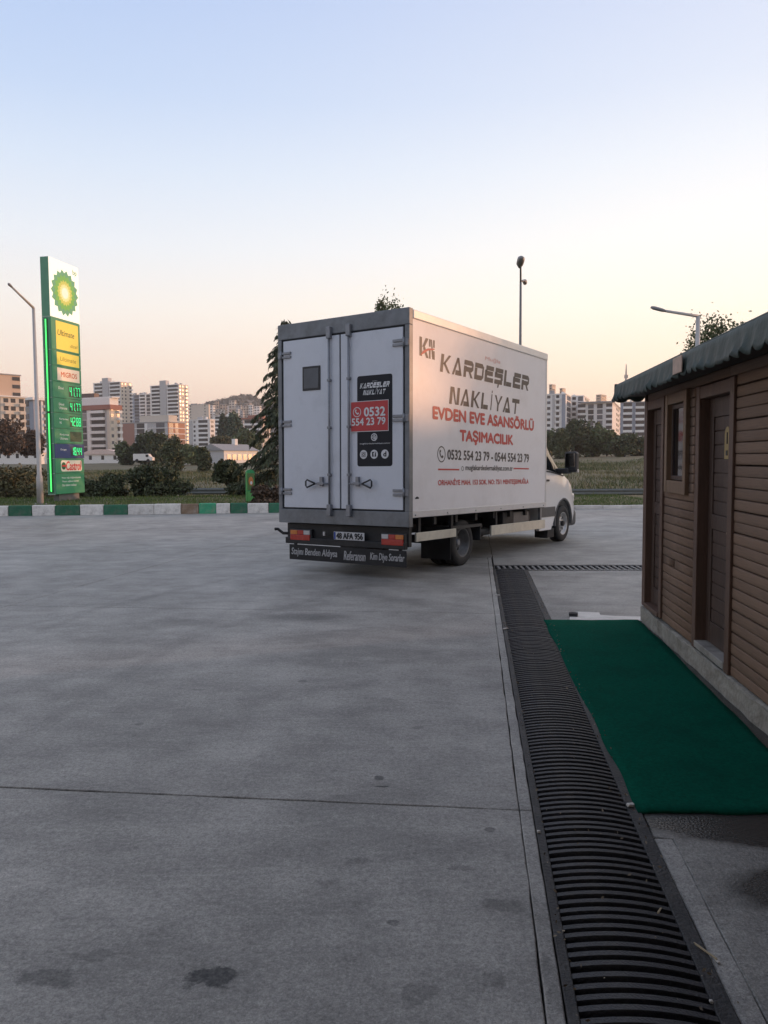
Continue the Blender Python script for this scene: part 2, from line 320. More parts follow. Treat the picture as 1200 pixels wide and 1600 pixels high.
for (x0, c), (x1, _) in zip(kp, kp[1:]):
    y0, y1 = kerbY(x0), kerbY(x1); hgt = .30 if x0 < -1 else .11
    L_ = sqrt((x1-x0)**2+(y1-y0)**2)-.012; key = (round(L_, 2), hgt, c)
    if key not in kmesh:
        bm = bmesh.new(); badd(bm, (0, 0, -.05), (L_, .17, hgt), .02)
        me = bpy.data.meshes.new('kerb_block'); bm.to_mesh(me); bm.free(); me.materials.append({'w': kw, 'g': kg, 'l': kgl, 'b': kb, 'n': kn}[c]); kmesh[key] = me
    o = link('kerb_block', kmesh[key], kerb); o.location = (x0, y0 + random.uniform(-.012, .012), random.uniform(-.012, .008)); o.rotation_euler = (random.uniform(-.02, .02), 0, atan2(y1-y0, x1-x0))
# ------------------------------------------------------------------ drains
iron = mat('cast_iron', (.024, .025, .030), .55, .0, var=.3, scale=14, bump=.3, bscale=120, dirt=(.07, .066, .060), dscale=9, damt=.6, spec=.5, objrand=.22)
iron2 = mat('iron_frame', (.022, .022, .024), .6, .0, var=.3, scale=10, bump=.4, bscale=90, dirt=(.09, .085, .075), dscale=7, damt=.6)
pit = mat('drain_pit', (.008, .008, .008), .95)
def drain(name, org, rz, length, width, pitchb, barw, rise, rimL, rimR, label, sections, barm=None):
    r = empty(name, org, rz); tag(r, label, 'drain grate', 'drainage grates set in the concrete')
    mesh('trough', [(0, 0, -.045), (width, 0, -.045), (width, length, -.045), (0, length, -.045)], [(0, 1, 2, 3)], pit, r)
    box('frame_rail', (.003, 0, -.04), (rimL, length, .006), iron2, r, .004); box('frame_rail', (width-rimR, 0, -.04), (width-.003, length, .006), iron2, r, .004)
    # one arched bar
    bm = bmesh.new(); n = 12; a = rimL+.001; b = width-rimR-.001; top = []
    for k in range(n+1):
        u = k/n; x = a+(b-a)*u; z = .004 + rise*(1-(2*u-1)**2)
        top.append([bm.verts.new((x, y, zz)) for y, zz in ((0, z-.03), (.004, z), (barw-.004, z), (barw, z-.03))])
    for A, B in zip(top, top[1:]):
        for q in range(3): bm.faces.new((A[q], B[q], B[q+1], A[q+1]))
    bm.faces.new(top[0]); bm.faces.new(top[-1][::-1]); bmesh.ops.recalc_face_normals(bm, faces=bm.faces)
    me = bpy.data.meshes.new('bar'); bm.to_mesh(me); bm.free(); me.materials.append(barm or iron)
    k = 0; y = .02; left = sections
    while y < length-barw:
        o = link('bar', me, r); o.location = (0, y + random.uniform(-.0015, .0015), random.uniform(-.0015, .0015)); y += pitchb; k += 1
        if k % left == 0: y += pitchb*.15
    return r
drain('drainage_grate', dp(-1.1, 0), -DAZ, 10.3, DW, .0505, .031, .020, .038, .060, 'long black cast iron drain grate with arched bars beside the green carpet', 20)
cd_az = radians(92.6)
drain('drainage_grate', gnd(773, 884.0), -(cd_az), 6.5, .52, .085, .042, .0, .02, .02, 'narrow black drain grate crossing the concrete between truck and wooden hut', 400, mat('worn_iron', (.17, .17, .17), .6, var=.25, scale=9))
# ------------------------------------------------------------------ hut
HA = radians(5.786); ha = Vector((2.5535, 7.637, 0))
hut = empty('wooden_hut', ha, -HA)          # local: +y runs away from the camera along the wall, -x is outwards (left)
tag(hut, 'dark brown timber hut with log siding and a scalloped green metal roof edge', 'hut')
wood = mat('siding_wood', (.212, .130, .082), .68, var=.28, scale=4, stretch=(6, .6, 6), bump=.3, bscale=25, objrand=.13, dirt=(.07, .042, .03), dscale=9, damt=.55)
trimw = mat('trim_wood', (.115, .066, .045), .55, var=.25, scale=5, stretch=(5, 5, .6), bump=.25, bscale=30, objrand=.08)
trimw2 = mat('window_trim_wood', (.19, .118, .068), .55, var=.25, scale=5, stretch=(5, 5, .6), bump=.25, bscale=30, objrand=.08)
darkw = mat('door_wood', (.065, .040, .030), .5, var=.3, scale=6, stretch=(4, 4, .5), bump=.2, bscale=30, objrand=.1)
plin = mat('plinth_concrete', (.30, .285, .245), .9, var=.3, scale=8, bump=.8, bscale=25, dirt=(.14, .12, .09), dscale=5, damt=.7)
HL = 8.2
box('wall_core', (.125, -HL, .12), (3.2, 0, 2.22), mat('core_wood', (.045, .03, .022), .8), hut)
bm = bmesh.new(); badd(bm, (-.035, -HL, -.03), (3.25, .03, .145), .012); bmesh.ops.subdivide_edges(bm, edges=[e for e in bm.edges if e.calc_length() > 2], cuts=60)
for v in bm.verts: v.co.x += random.uniform(-.008, .008); v.co.z += random.uniform(-.006, .006)
bm_obj('plinth', bm, plin, hut)
# half-log planks, each one its own piece, cut by the openings
bm = bmesh.new(); seg = 6; pr = [(.02, 0.0)] + [(-.0055*sin(pi*k/seg)**.30 + .0, .5 - .5*cos(pi*k/seg)) for k in range(seg+1)] + [(.02, 1.0)]
A = [bm.verts.new((x, 0, z)) for x, z in pr]; B = [bm.verts.new((x, 1, z)) for x, z in pr]
for k in range(len(pr)-1): bm.faces.new((A[k], A[k+1], B[k+1], B[k]))
bm.faces.new(A); bm.faces.new(B[::-1]); bmesh.ops.recalc_face_normals(bm, faces=bm.faces)
for f in bm.faces: f.smooth = len(f.verts) == 4
plank_me = bpy.data.meshes.new('plank'); bm.to_mesh(plank_me); bm.free(); plank_me.materials.append(wood)
PH = .0735; z = .150
while z < 2.20:
    ph = PH*random.uniform(.98, 1.02); spans = [(-HL, -2.50), (-1.66, -.66)]
    if z+ph > 1.335 and z < 2.12: spans = [(-HL, -2.50), (-1.66, -1.44), (-.79, -.66)]
    if z > 2.10: spans = [(-HL, 0)]
    out = []
    for a, b in spans:
        if b-a > 2:                                   # butt joints in the long run
            cut = -2.5 - random.uniform(.5, 2.4); out += [(a, cut-random.uniform(1.0, 1.8)), (cut-1.9+random.uniform(0, .0), cut)] if False else []
            cs = sorted([b, b-random.uniform(1.5, 3.2), a]); out += list(zip(cs, cs[1:]))
        elif b-a > .8 and random.random() < .12: m_ = random.uniform(a+.25, b-.25); out += [(a, m_), (m_, b)]
        else: out.append((a, b))
    for a, b in out:
        o = link('plank', plank_me, hut); o.location = (random.uniform(-.0015, .0015), a+.0015, z); o.scale = (1, b-a-.002, ph-.002); o.rotation_euler = (random.uniform(-.0015, .0015), 0, 0)
    z += ph
def frame_opening(y0, y1, z0, z1, w, proud, m, sill=True, name='door_frame'):
    box(name, (-proud, y1-w, z0), (.09, y1, z1), m, hut, .005); box(name, (-proud, y0, z0), (.09, y0+w, z1), m, hut, .005)
    box(name, (-proud+.004, y0+w, z1-w*1.1), (.09, y1-w, z1-.004), m, hut, .005)
# far door (at the corner), window, near door
frame_opening(-.68, 0.03, .16, 2.14, .085, .022, trimw)
box('corner_post', (-.02, .03, .15), (.09, .07, 2.2), trimw, hut, .004)
def door(y0, y1, z0, z1, depth):
    d = empty('door'); d.parent = hut
    box('leaf', (depth, y0, z0), (depth+.03, y1, z1), darkw, d)
    w = (y1-y0)
    for a, b in ((z0, z0+.16), (z0+(z1-z0)*.47, z0+(z1-z0)*.53), (z1-.14, z1)): box('rail', (depth-.018, y0+.09, a), (depth+.002, y1-.09, b), darkw, d, .004)
    for a, b in ((y0, y0+.09), (y1-.09, y1)): box('stile', (depth-.02, a, z0), (depth+.002, b, z1), darkw, d, .004)
    for lo, hi in ((z0+.16, z0+(z1-z0)*.47), (z0+(z1-z0)*.53, z1-.14)):
        nsl = 7
        for k in range(nsl):
            a = lo+(hi-lo)*k/nsl; box('panel_board', (depth-.010, y0+.095, a+.004), (depth+.001, y1-.095, a+(hi-lo)/nsl-.004), darkw, d, .003)
    return d
door(-.595, -.055, .20, 2.045, .06)
frame_opening(-2.50, -1.66, .15, 2.125, .085, .024, trimw)
dr = door(-2.415, -1.745, .22, 2.03, .075)
box('threshold', (-.03, -2.415, .165), (.10, -1.745, .215), mat('threshold_metal', (.33, .31, .28), .5, var=.3, scale=9, dirt=(.08, .07, .06), dscale=7, damt=.7), hut, .004)
box('threshold', (-.03, -.595, .155), (.10, -.055, .195), trimw, hut, .004)
yl = mat('yellow_plate', (.36, .26, .10), .5, var=.15, scale=10); blk = mat('black_paint', (.012, .012, .013), .45)
bm = bmesh.new(); poly = [(-.055, 0), (.055, 0), (.055, .17)] + [(.055*cos(a), .17+.055*sin(a)) for a in np.linspace(.3, pi-.3, 7)] + [(-.055, .17)]
prism(bm, poly, Vector((.048, -2.165, 1.585)), Vector((0, 1, 0)), Vector((0, 0, 1)), Vector((1, 0, 0)), .006); pl = bm_obj('door_plate', bm, yl, dr)
box('plate_mark', (.045, -2.175, 1.69), (.0485, -2.157, 1.77), blk, pl); box('plate_mark', (.045, -2.18, 1.61), (.0485, -2.145, 1.645), blk, pl)
tube_obj('door_handle', [(.055, -2.385, 1.08), (.02, -2.385, 1.08), (.02, -2.30, 1.08)], .010, mat('dull_brass', (.30, .24, .13), .4, .8), dr)
# window
box('window_frame', (-.038, -1.44, 1.30), (.07, -1.365, 2.135), trimw2, hut, .005); box('window_frame', (-.038, -.865, 1.30), (.07, -.79, 2.135), trimw2, hut, .005)
box('window_frame', (-.035, -1.365, 1.30), (.07, -.865, 1.405), trimw2, hut, .005); box('window_frame', (-.035, -1.365, 2.045), (.07, -.865, 2.135), trimw2, hut, .005)
wnd = empty('window'); wnd.parent = hut
for lo, hi in (((.0, -1.36, 1.41), (.03, -1.325, 2.04)), ((.0, -.905, 1.41), (.03, -.87, 2.04)), ((.001, -1.325, 1.41), (.03, -.905, 1.445)), ((.001, -1.325, 2.005), (.03, -.905, 2.04))): box('sash', lo, hi, darkw, wnd, .003)
box('pane', (.012, -1.33, 1.44), (.018, -.90, 2.01), mat('dark_glass', (.012, .012, .014), .06, var=.05, spec=.6), wnd)
# roof: sheet with a scalloped skirt
roofm = mat('green_roof_sheet', (.030, .052, .046), .6, var=.3, scale=5, bump=.25, bscale=18, dirt=(.075, .078, .068), dscale=4, damt=.6)
def skirt(axis):
    """corrugated strip hanging from the roof edge; lower edge cut in scallops and curling outwards"""
    V = []; Fq = []; n = 380 if axis == 'y' else 160; rows = 7; L_ = HL+.33 if axis == 'y' else 3.8; per = .155
    for i in range(n+1):
        s = L_*i/n; ph = (s/per) % 1.0; sc = abs(sin(pi*s/per)); wob = .012*sin(s*3.1)+.006*sin(s*7.7)
        zb = 2.150 + .045*(1-sc)**1.6*(.6+.4*sin(s*5.3)) + wob*.6; 
        for r in range(rows+1):
            u = r/rows; zz = 2.335 - (2.335-zb)*u; outw = -.25 - .022*u - .030*u**5*(1-sc)*(.6+.5*sin(s*9.1)) - .004*sin(s*31)*u
            if u < .001: outw = -.235
            if axis == 'y': V.append((outw, .33-s, zz))
            else: V.append((-.26+s, .33+(-outw-.25)*.9, zz))
    for i in range(n):
        for r in range(rows): a = i*(rows+1)+r; Fq.append((a, a+1, a+rows+2, a+rows+1))
    o = mesh('roof_skirt', V, Fq, roofm, hut, True); md = o.modifiers.new('t', 'SOLIDIFY'); md.thickness = .006
skirt('y'); skirt('x')
box('roof', (-.245, -HL, 2.29), (3.45, .32, 2.332), roofm, hut, .006)
box('eave_board', (-.20, -HL, 2.205), (.30, .26, 2.225), mat('eave_wood', (.04, .028, .022), .8), hut)
# small plate on the roof edge
pl_s = -2.12
nb = box('notice_plate', (-.3, -.115, -.065), (-.292, .115, .050), mat('plate_cream', (.50, .36, .28), .6, var=.25, scale=20), None, .003)
nb.location = ha + Matrix.Rotation(-HA, 3, 'Z') @ Vector((.012, pl_s, 2.25)); nb.rotation_euler = (0, 0, -HA); tag(nb, 'small pale pinkish plate fixed on the scalloped roof edge of the hut', 'plate')
# ------------------------------------------------------------------ carpet and things on the ground
cm = mat('green_carpet', (.002, .140, .088), .95, var=.30, scale=55, bump=.9, bscale=400, dirt=(.002, .090, .060), dscale=1.6, damt=.7, spec=.05)
N = cm.node_tree.nodes; b = N['Principled BSDF']; b.inputs['Sheen Weight'].default_value = .0; b.inputs['Sheen Tint'].default_value = (.1, .6, .45, 1)
cA, cB, cC, cDd = Vector((1.565, 7.67, 0)), Vector((2.49, 7.645, 0)), Vector((2.02, 3.43, 0)), Vector((1.14, 3.44, 0))
nv, nu = 64, 16; V = []; Fq = []
for i in range(nv+1):
    for j in range(nu+1):
        u, v = j/nu, i/nv; p = (cA*(1-u)+cB*u)*(1-v) + (cDd*(1-u)+cC*u)*v
        edge = min(u, 1-u, v, 1-v); wob = .005*sin(v*17+u*5)*(u > .8) + .004*sin(v*9)*sin(u*6)
        V.append((p.x + .012*sin(v*6)*(u == 1) + .007*sin(v*23+2*sin(v*7))*(u in (0, 1)), p.y + (.008*sin(u*9)+.004*sin(u*23))*(v in (0, 1)), .010 + max(0, wob)))
for i in range(nv):
    for j in range(nu): a = i*(nu+1)+j; Fq.append((a, a+nu+1, a+nu+2, a+1))
ca = mesh('carpet', V, Fq, cm, None, True); md = ca.modifiers.new('t', 'SOLIDIFY'); md.thickness = .011; md.offset = -1
tag(ca, 'dark green outdoor carpet lying on the ground in front of the hut doors', 'carpet')
ws = mat('white_board', (.72, .70, .66), .6, var=.12, scale=6, dirt=(.4, .38, .35), dscale=5, damt=.5)
pts = [(890, 966), (899, 957.5), (905, 957), (936, 958), (938, 962), (960, 963.5), (1000, 964.5), (1006, 966), (1006, 971), (890, 971)]
bm = bmesh.new(); g = [gnd(*p) for p in pts]; prism(bm, [(p.x, p.y) for p in g], Vector((0, 0, .003)), Vector((1, 0, 0)), Vector((0, 1, 0)), Vector((0, 0, 1)), .006)
tag(bm_obj('torn_board', bm, ws), 'torn white sheet lying flat at the far end of the green carpet', 'sheet')
bm = bmesh.new(); prism(bm, [(-.05, -.04), (.03, -.05), (.05, .02), (0, .05), (-.04, .03)], gnd(896, 962, .0095), Vector((1, 0, 0)), Vector((0, 1, 0)), Vector((0, 0, 1)), .03)
tag(bm_obj('rag', bm, mat('rag', (.04, .04, .045), .9)), 'small dark rag on the corner of the torn white sheet', 'rag')
def litter(name, px, size, m, label, cat, rz=0.0, z=.014):
    p = gnd(*px); bm = bmesh.new(); badd(bm, [-s/2 for s in size], [s/2 for s in size], min(size)*.3)
    for v in bm.verts: v.co += Vector([random.uniform(-.1, .1)*s for s in size])
    o = bm_obj(name, bm, m); o.location = (p.x, p.y, z); o.rotation_euler = (0, 0, rz); tag(o, label, cat)
wl = mat('litter_white', (.6, .58, .54), .8); sl_ = mat('straw', (.42, .34, .22), .8)
litter('twig', (1103, 1493), (.006, .085, .005), sl_, 'thin pale twig on the right rim of the long drain grate', 'twig', .45)
litter('cigarette_butt', (1121, 1505), (.009, .022, .008), wl, 'white cigarette butt on the concrete strip right of the twig', 'litter', .1, .008)
litter('pebble', (985, 1262), (.03, .022, .014), wl, 'white pebble beside the near corner of the green carpet', 'pebble', .3, .013)
litter('pebble', (842, 1303), (.014, .012, .01), wl, 'tiny white pebble on the left rim of the drain grate', 'pebble', .0, .011)
litter('pebble', (1111, 1570), (.010, .010, .008), wl, 'tiny pale pebble at the bottom right of the drain grate', 'pebble', .0, .011)
litter('paper_scrap', (790, 984), (.05, .022, .008), wl, 'small white paper scrap at the far left rim of the drain', 'litter', .5, .012)
litter('paper_scrap', (777, 931), (.05, .02, .008), wl, 'little pale scrap beside the far end of the drain grate', 'litter', -.3, .01)
litter('straw', (1030, 1436), (.006, .035, .005), sl_, 'short straw lying across the bars of the near drain grate', 'straw', -.6, .030)
# ------------------------------------------------------------------ lettering
def text_geo(s, bold=.0, space=1.0):
    cu = bpy.data.curves.new('t', 'FONT'); cu.body = s; cu.offset = bold; cu.resolution_u = 3; cu.space_character = space
    o = bpy.data.objects.new('t', cu); COL.objects.link(o); dg = bpy.context.evaluated_depsgraph_get(); me = bpy.data.meshes.new_from_object(o.evaluated_get(dg))
    v = np.array([tuple(p.co) for p in me.vertices]) if len(me.vertices) else np.zeros((1, 3)); f = [tuple(p.vertices) for p in me.polygons]
    bpy.data.objects.remove(o); bpy.data.meshes.remove(me); bpy.data.curves.remove(cu); return v[:, :2], f
class Plane2:
    """a flat surface: origin, u to the right, v up, n outwards"""
    def __init__(s, o, u, v): s.o = Vector(o); s.u = Vector(u).normalized(); s.v = Vector(v).normalized(); s.n = s.u.cross(s.v).normalized()
    def p(s, a, b, h): return s.o + s.u*a + s.v*b + s.n*h
def flat(name, polys, pl, m, parent, h=.003):
    V = []; Fc = []
    for poly in polys:
        k = len(V); V += [pl.p(a, b, h) for a, b in poly]; Fc.append(tuple(range(k, k+len(poly))))
    bm = bmesh.new(); vs_ = [bm.verts.new(v) for v in V]
    for f in Fc:
        fc = bm.faces.new([vs_[i] for i in f]); fc.normal_update()
        if fc.normal.dot(pl.n) < 0: fc.normal_flip()
    return bm_obj(name, bm, m, parent)
def text(s, r, pl, m, parent, bold=.0, shear=0.0, h=.004, name='lettering', tilt=0.0, space=1.0, sub=True):
    """write s into rectangle r = (u0, v0, u1, v1); weight comes from slightly shifted copies of the outline"""
    v, f = text_geo(s, 0, space); lo = v.min(0); hi = v.max(0); w = np.maximum(hi-lo, 1e-6)
    q = (v-lo)/w; V = []; Fs = []; d = bold*(r[3]-r[1])
    for li, (sx, sy) in enumerate(((0, 0), (-1, 0), (1, 0), (0, -.8), (0, .8)) if bold else ((0, 0),)):
        k = len(V)
        for a, b in q:
            b2 = r[1]+b*(r[3]-r[1]) + sy*d; a2 = r[0]+a*(r[2]-r[0]) + shear*(b-.5)*(r[3]-r[1]) + sx*d; V.append(pl.p(a2, b2 + tilt*(a-.5), h+.00025*li))
        Fs += [tuple(i+k for i in p) for p in f]
    o = mesh(name, V, Fs, m, parent); o['kind'] = 'stuff'; return o
def stroke(pts, t):
    """thick polyline as quads (2D), with mitred overlaps"""
    out = []
    for (x0, y0), (x1, y1) in zip(pts, pts[1:]):
        d = sqrt((x1-x0)**2+(y1-y0)**2) or 1; nx_, ny_ = -(y1-y0)/d*t/2, (x1-x0)/d*t/2
        out.append([(x0+nx_, y0+ny_), (x0-nx_, y0-ny_), (x1-nx_, y1-ny_), (x1+nx_, y1+ny_)])
    return out
def ring(cx, cy, r, t, n=24, a0=0.0, a1=2*pi, sy=1.0):
    return [[(cx+(r-t/2)*cos(a), cy+sy*(r-t/2)*sin(a)), (cx+(r+t/2)*cos(a), cy+sy*(r+t/2)*sin(a)), (cx+(r+t/2)*cos(b), cy+sy*(r+t/2)*sin(b)), (cx+(r-t/2)*cos(b), cy+sy*(r-t/2)*sin(b))] for a, b in zip(np.linspace(a0, a1, n+1), np.linspace(a0, a1, n+1)[1:])]
disc = lambda cx, cy, r, n=28, sy=1.0: [[(cx+r*cos(2*pi*k/n), cy+sy*r*sin(2*pi*k/n)) for k in range(n)]]
# angular display letters: polygons in a 1 x 1 cell, horizontal strokes .20 thick, uprights .16 wide
H_ = .28; Wd = .265
def rect(a, b, c, d): return [(a, b), (c, b), (c, d), (a, d)]
GLY = {
 'K': [rect(0, 0, Wd, 1), [(.22, .46), (.72, 1), (.95, 1), (.40, .44)], [(.24, .50), (.42, .58), (.98, 0), (.76, 0)]],
 'A': [[(0, 0), (.40, 1), (.60, 1), (.20, 0)], [(.40, 1), (.60, 1), (1, 0), (.80, 0)], rect(.33, 0, .80, H_)],
 'R': [rect(0, 1-H_, .82, 1), [(.82, 1), (1, .84), (1, .48), (.82, .34), (.82, .80)], rect(.25, .34, .84, .34+H_), rect(0, 0, Wd, .66), [(.52, .34), (.74, .34), (1, 0), (.78, 0)]],
 'D': [rect(.0, 1-H_, .80, 1), [(.80, 1), (1, .82), (1, .18), (.80, 0), (.80, H_), (.83, .25), (.83, .75), (.80, 1-H_)], rect(0, 0, .80, H_), rect(0, H_, Wd, .70)],
 'E': [rect(.10, 1-H_, 1, 1), rect(0, .40, .92, .40+H_), rect(0, 0, 1, H_), rect(0, H_, Wd, .40), rect(0, .60, Wd, .72)],
 'S': [rect(.05, 1-H_, 1, 1), rect(0, .40, .98, .40+H_), rect(0, 0, .95, H_), rect(0, .60, Wd, 1-H_), rect(1-Wd, H_, 1, .40), [(.42, 0), (.60, 0), (.52, -.22), (.40, -.22)]],
 'L': [rect(0, 0, Wd, 1), rect(Wd+.03, 0, .95, H_)],
 'N': [rect(0, 0, Wd, 1), rect(1-Wd, 0, 1, 1), [(Wd, 1), (Wd+.12, 1), (1-Wd, .0), (1-Wd-.12, .0), (Wd, .78)]],
 'I': [rect(.36, 0, .64, 1), rect(.36, 1.08, .64, 1.24)],
 'Y': [[(0, 1), (.22, 1), (.56, .42), (.42, .42)], [(.78, 1), (1, 1), (.60, .42), (.44, .42)], rect(.41, 0, .59, .45)],
 'T': [rect(0, 1-H_, 1, 1), rect(.41, 0, .59, 1-H_)]}
def display(word, r, pl, m, parent, shear=.18, widths=None, h=.004):
    wd = [widths.get(c, 1.0) if widths else 1.0 for c in word]; gap = .16; tot = sum(wd)+gap*(len(word)-1); k = (r[2]-r[0])/tot; x = 0
    for c, w in zip(word, wd):
        flat('letter', [[(r[0]+k*(x+w*a)+shear*(b-.5)*(r[3]-r[1]), r[1]+b*(r[3]-r[1])) for a, b in poly] for poly in GLY[c]], pl, m, parent, h)
        x += w+gap
phone_ic = lambda cx, cy, r, t: ring(cx, cy, r, t) + stroke([(cx-.38*r, cy+.46*r), (cx-.44*r, cy+.15*r), (cx-.12*r, cy-.28*r), (cx+.30*r, cy-.46*r)], t*1.5) + stroke([(cx-.46*r, cy+.50*r), (cx-.14*r, cy+.36*r)], t*1.6) + stroke([(cx+.20*r, cy-.16*r), (cx+.46*r, cy-.38*r)], t*1.6)
# ------------------------------------------------------------------ moving truck
TX, TY, YAW, PIT, ROL = .374, 12.254, .593, .0215, -.0086
truck = empty('box_truck', (TX, TY, 0)); truck.rotation_euler = (ROL, PIT, pi/2-YAW)   # local: +x forward, +y left, z up, origin below the rear axle
tag(truck, 'white removal box truck with lettered sides, seen from its closed rear doors', 'truck')
TR = truck.rotation_euler.to_matrix()
def wheel_z(x, y, r): return (r - TR[2][0]*x - TR[2][1]*y)/TR[2][2]
white = mat('truck_panel_white', (.74, .72, .72), .42, var=.04, scale=1.2, dirt=(.50, .46, .43), dscale=1.1, damt=.35, spec=.4)
doorw = mat('truck_door_white', (.66, .68, .72), .45, var=.05, scale=2, dirt=(.34, .35, .37), dscale=2.0, damt=.35)
cabw = mat('cab_paint', (.74, .73, .72), .3, var=.03, coat=.6)
alu = mat('aluminium', (.48, .48, .48), .42, .75, var=.12, scale=8)
grey = mat('frame_steel_grey', (.19, .20, .21), .5, .25, var=.2, scale=5, dirt=(.10, .10, .10), dscale=4, damt=.6)
gal = mat('galvanised', (.24, .25, .27), .45, .5, var=.2, scale=12)
rub = mat('rubber', (.016, .016, .017), .75, var=.25, scale=8, dirt=(.05, .047, .043), dscale=3, damt=.5)
plas = mat('black_plastic', (.028, .029, .031), .55, var=.15); trimg = mat('grey_trim', (.075, .077, .08), .55, var=.15)
chas = mat('chassis_black', (.014, .014, .015), .65, var=.3, dirt=(.05, .045, .04), dscale=3, damt=.5)
glass = mat('cab_glass', (.010, .012, .014), .04, var=.03, spec=.7)
RX, FX, HW, ZF, ZT, ZS = -1.735, 2.834, 1.112, .663, 3.489, .783
# cargo box
box('cargo_body', (RX+.06, -HW+.012, ZS+.02), (FX-.01, HW-.012, ZT-.03), white, truck, .01)
box('side_panel', (RX+.075, -HW-.000, ZS+.085), (FX-.045, -HW+.014, ZT-.115), white, truck); box('side_panel', (RX+.075, HW-.014, ZS+.085), (FX-.045, HW, ZT-.115), white, truck)
for s in (-1, 1):
    y0, y1 = (-HW-.006, -HW+.02) if s < 0 else (HW-.02, HW+.006)
    box('bottom_rail', (RX+.075, y0, ZS), (FX, y1, ZS+.088), mat('rail_white', (.60, .59, .58), .4, .2, var=.1, dirt=(.3, .28, .26), dscale=4, damt=.4), truck, .004)
    box('top_rail', (RX+.075, y0-.01 if s < 0 else y0, ZT-.118), (FX+.01, y1 if s < 0 else y1+.01, ZT), mat('rail_pale', (.72, .70, .66), .4, .1, var=.08), truck, .012)
    box('front_post', (FX-.048, y0, ZS+.088), (FX+.008, y1, ZT-.118), mat('rail_white', (.6,)*3), truck, .006)
    for k in range(6):
        o = tube_obj('bolt', [(RX+.14+k*.86, s*(HW+.003), ZS+.035), (RX+.14+k*.86, s*(HW+.016), ZS+.035)], .014, alu, truck, 8)
box('roof_panel', (RX+.03, -HW+.03, ZT-.02), (FX, HW-.03, ZT+.012), mat('rail_pale', (.7,)*3), truck, .01)
# rear frame
box('rear_header', (RX-.02, -HW-.008, 3.285), (RX+.075, HW+.008, ZT+.012), grey, truck, .008)
box('rear_sill', (RX-.02, -HW-.008, ZF), (RX+.075, HW+.008, .862), grey, truck, .008)
for s in (-1, 1): box('rear_post', (RX-.018, s*1.052, .862), (RX+.075, s*(HW+.008), 3.285), grey, truck, .006)
rp = Plane2((RX, 0, 0), (0, -1, 0), (0, 0, 1))       # rear face: u runs right (towards -y), n points back
gask = mat('door_gasket', (.02, .021, .024), .7)
box('gasket', (RX+.0, -1.052, .862), (RX+.02, 1.052, 3.285), gask, truck)
DY = {1: (.012, 1.02), -1: (-1.02, -.012)}
doors = {}
for s in (1, -1):
    d = empty('rear_door'); d.parent = truck; doors[s] = d; a, b_ = DY[s]
    box('door_panel', (RX-.014, a, .885), (RX+.018, b_, 3.262), doorw, d, .006)
    yb = s*.168
    tube_obj('lock_bar', [(RX-.045, yb, .80), (RX-.045, yb, 3.36)], .016, gal, d, 10)
    for z0, z1 in ((.78, .94), (3.22, 3.38)): box('bar_keeper', (RX-.072, yb-.035, z0), (RX-.016, yb+.035, z1), gal, d, .008)
    for zc in (1.35, 2.0, 2.65): box('bar_guide', (RX-.066, yb-.024, zc-.018), (RX-.013, yb+.024, zc+.018), gal, d, .005)
    for zc in (3.06, 2.085, 1.113):
        hg = empty('hinge'); hg.parent = d
        for dz in (-.028, .028): box('hinge_strap', (RX-.034, s*.87, zc+dz-.017), (RX-.012, s*1.075, zc+dz+.017), gal, hg, .004)
        tube_obj('hinge_pin', [(RX-.036, s*1.045, zc-.06), (RX-.036, s*1.045, zc+.06)], .014, gal, hg, 8)
        box('hinge_plate', (RX-.030, s*1.05, zc-.045), (RX-.017, s*1.112, zc+.045), gal, hg, .004)
    # handle with a triangular grip
    hd = empty('handle'); hd.parent = d; zc = 1.228
    tube_obj('handle_arm', [(RX-.05, s*.17, zc), (RX-.065, s*.42, zc)], .013, gal, hd, 8)
    tube_obj('handle_grip', [(RX-.07, s*.40, zc), (RX-.075, s*.545, zc+.055), (RX-.075, s*.565, zc+.03), (RX-.075, s*.565, zc-.03), (RX-.075, s*.545, zc-.055), (RX-.07, s*.40, zc)], .012, plas, hd, 8)
    box('handle_catch', (RX-.06, s*.285, zc-.035), (RX-.013, s*.335, zc+.095), gal, hd, .006)
    box('catch_pin', (RX-.075, s*.26, zc-.02), (RX-.05, s*.36, zc+.02), gal, hd, .004)
# window in the left door
box('window_frame', (RX-.026, .339, 2.535), (RX-.010, .658, 2.872), mat('window_black', (.02, .02, .022), .5), doors[1], .006)
box('window_pane', (RX-.029, .368, 2.566), (RX-.024, .629, 2.841), mat('dusty_glass', (.11, .118, .13), .35, var=.15, spec=.3), doors[1])
# stickers on the right door
DP = Plane2((RX-.014, 0, 0), (0, -1, 0), (0, 0, 1))
def rrect(u0, v0, u1, v1, r, n=6):
    out = []
    for cx, cy, a in ((u1-r, v1-r, 0), (u0+r, v1-r, pi/2), (u0+r, v0+r, pi), (u1-r, v0+r, 1.5*pi)): out += [(cx+r*cos(a+k*pi/2/n), cy+r*sin(a+k*pi/2/n)) for k in range(n+1)]
    return out
stk = mat('sticker_black', (.014, .016, .022), .5, var=.1, spec=.25); red = mat('sticker_red', (.50, .035, .040), .4, var=.1); lw = mat('lettering_white', (.70, .70, .70), .45, var=.08)
rd = doors[-1]
bk = flat('black_sticker', [rrect(.290, 1.462, .858, 2.672, .035)], DP, stk, rd, .002)
display('KARDESLER', (.345, 2.505, .813, 2.575), DP, lw, bk, .25, h=.004)
display('NAKLIYAT', (.395, 2.415, .748, 2.480), DP, lw, bk, .25, {'I': .35}, h=.004)
text('MUĞLA', (.54, 2.588, .62, 2.600), DP, lw, bk, .02, h=.004)
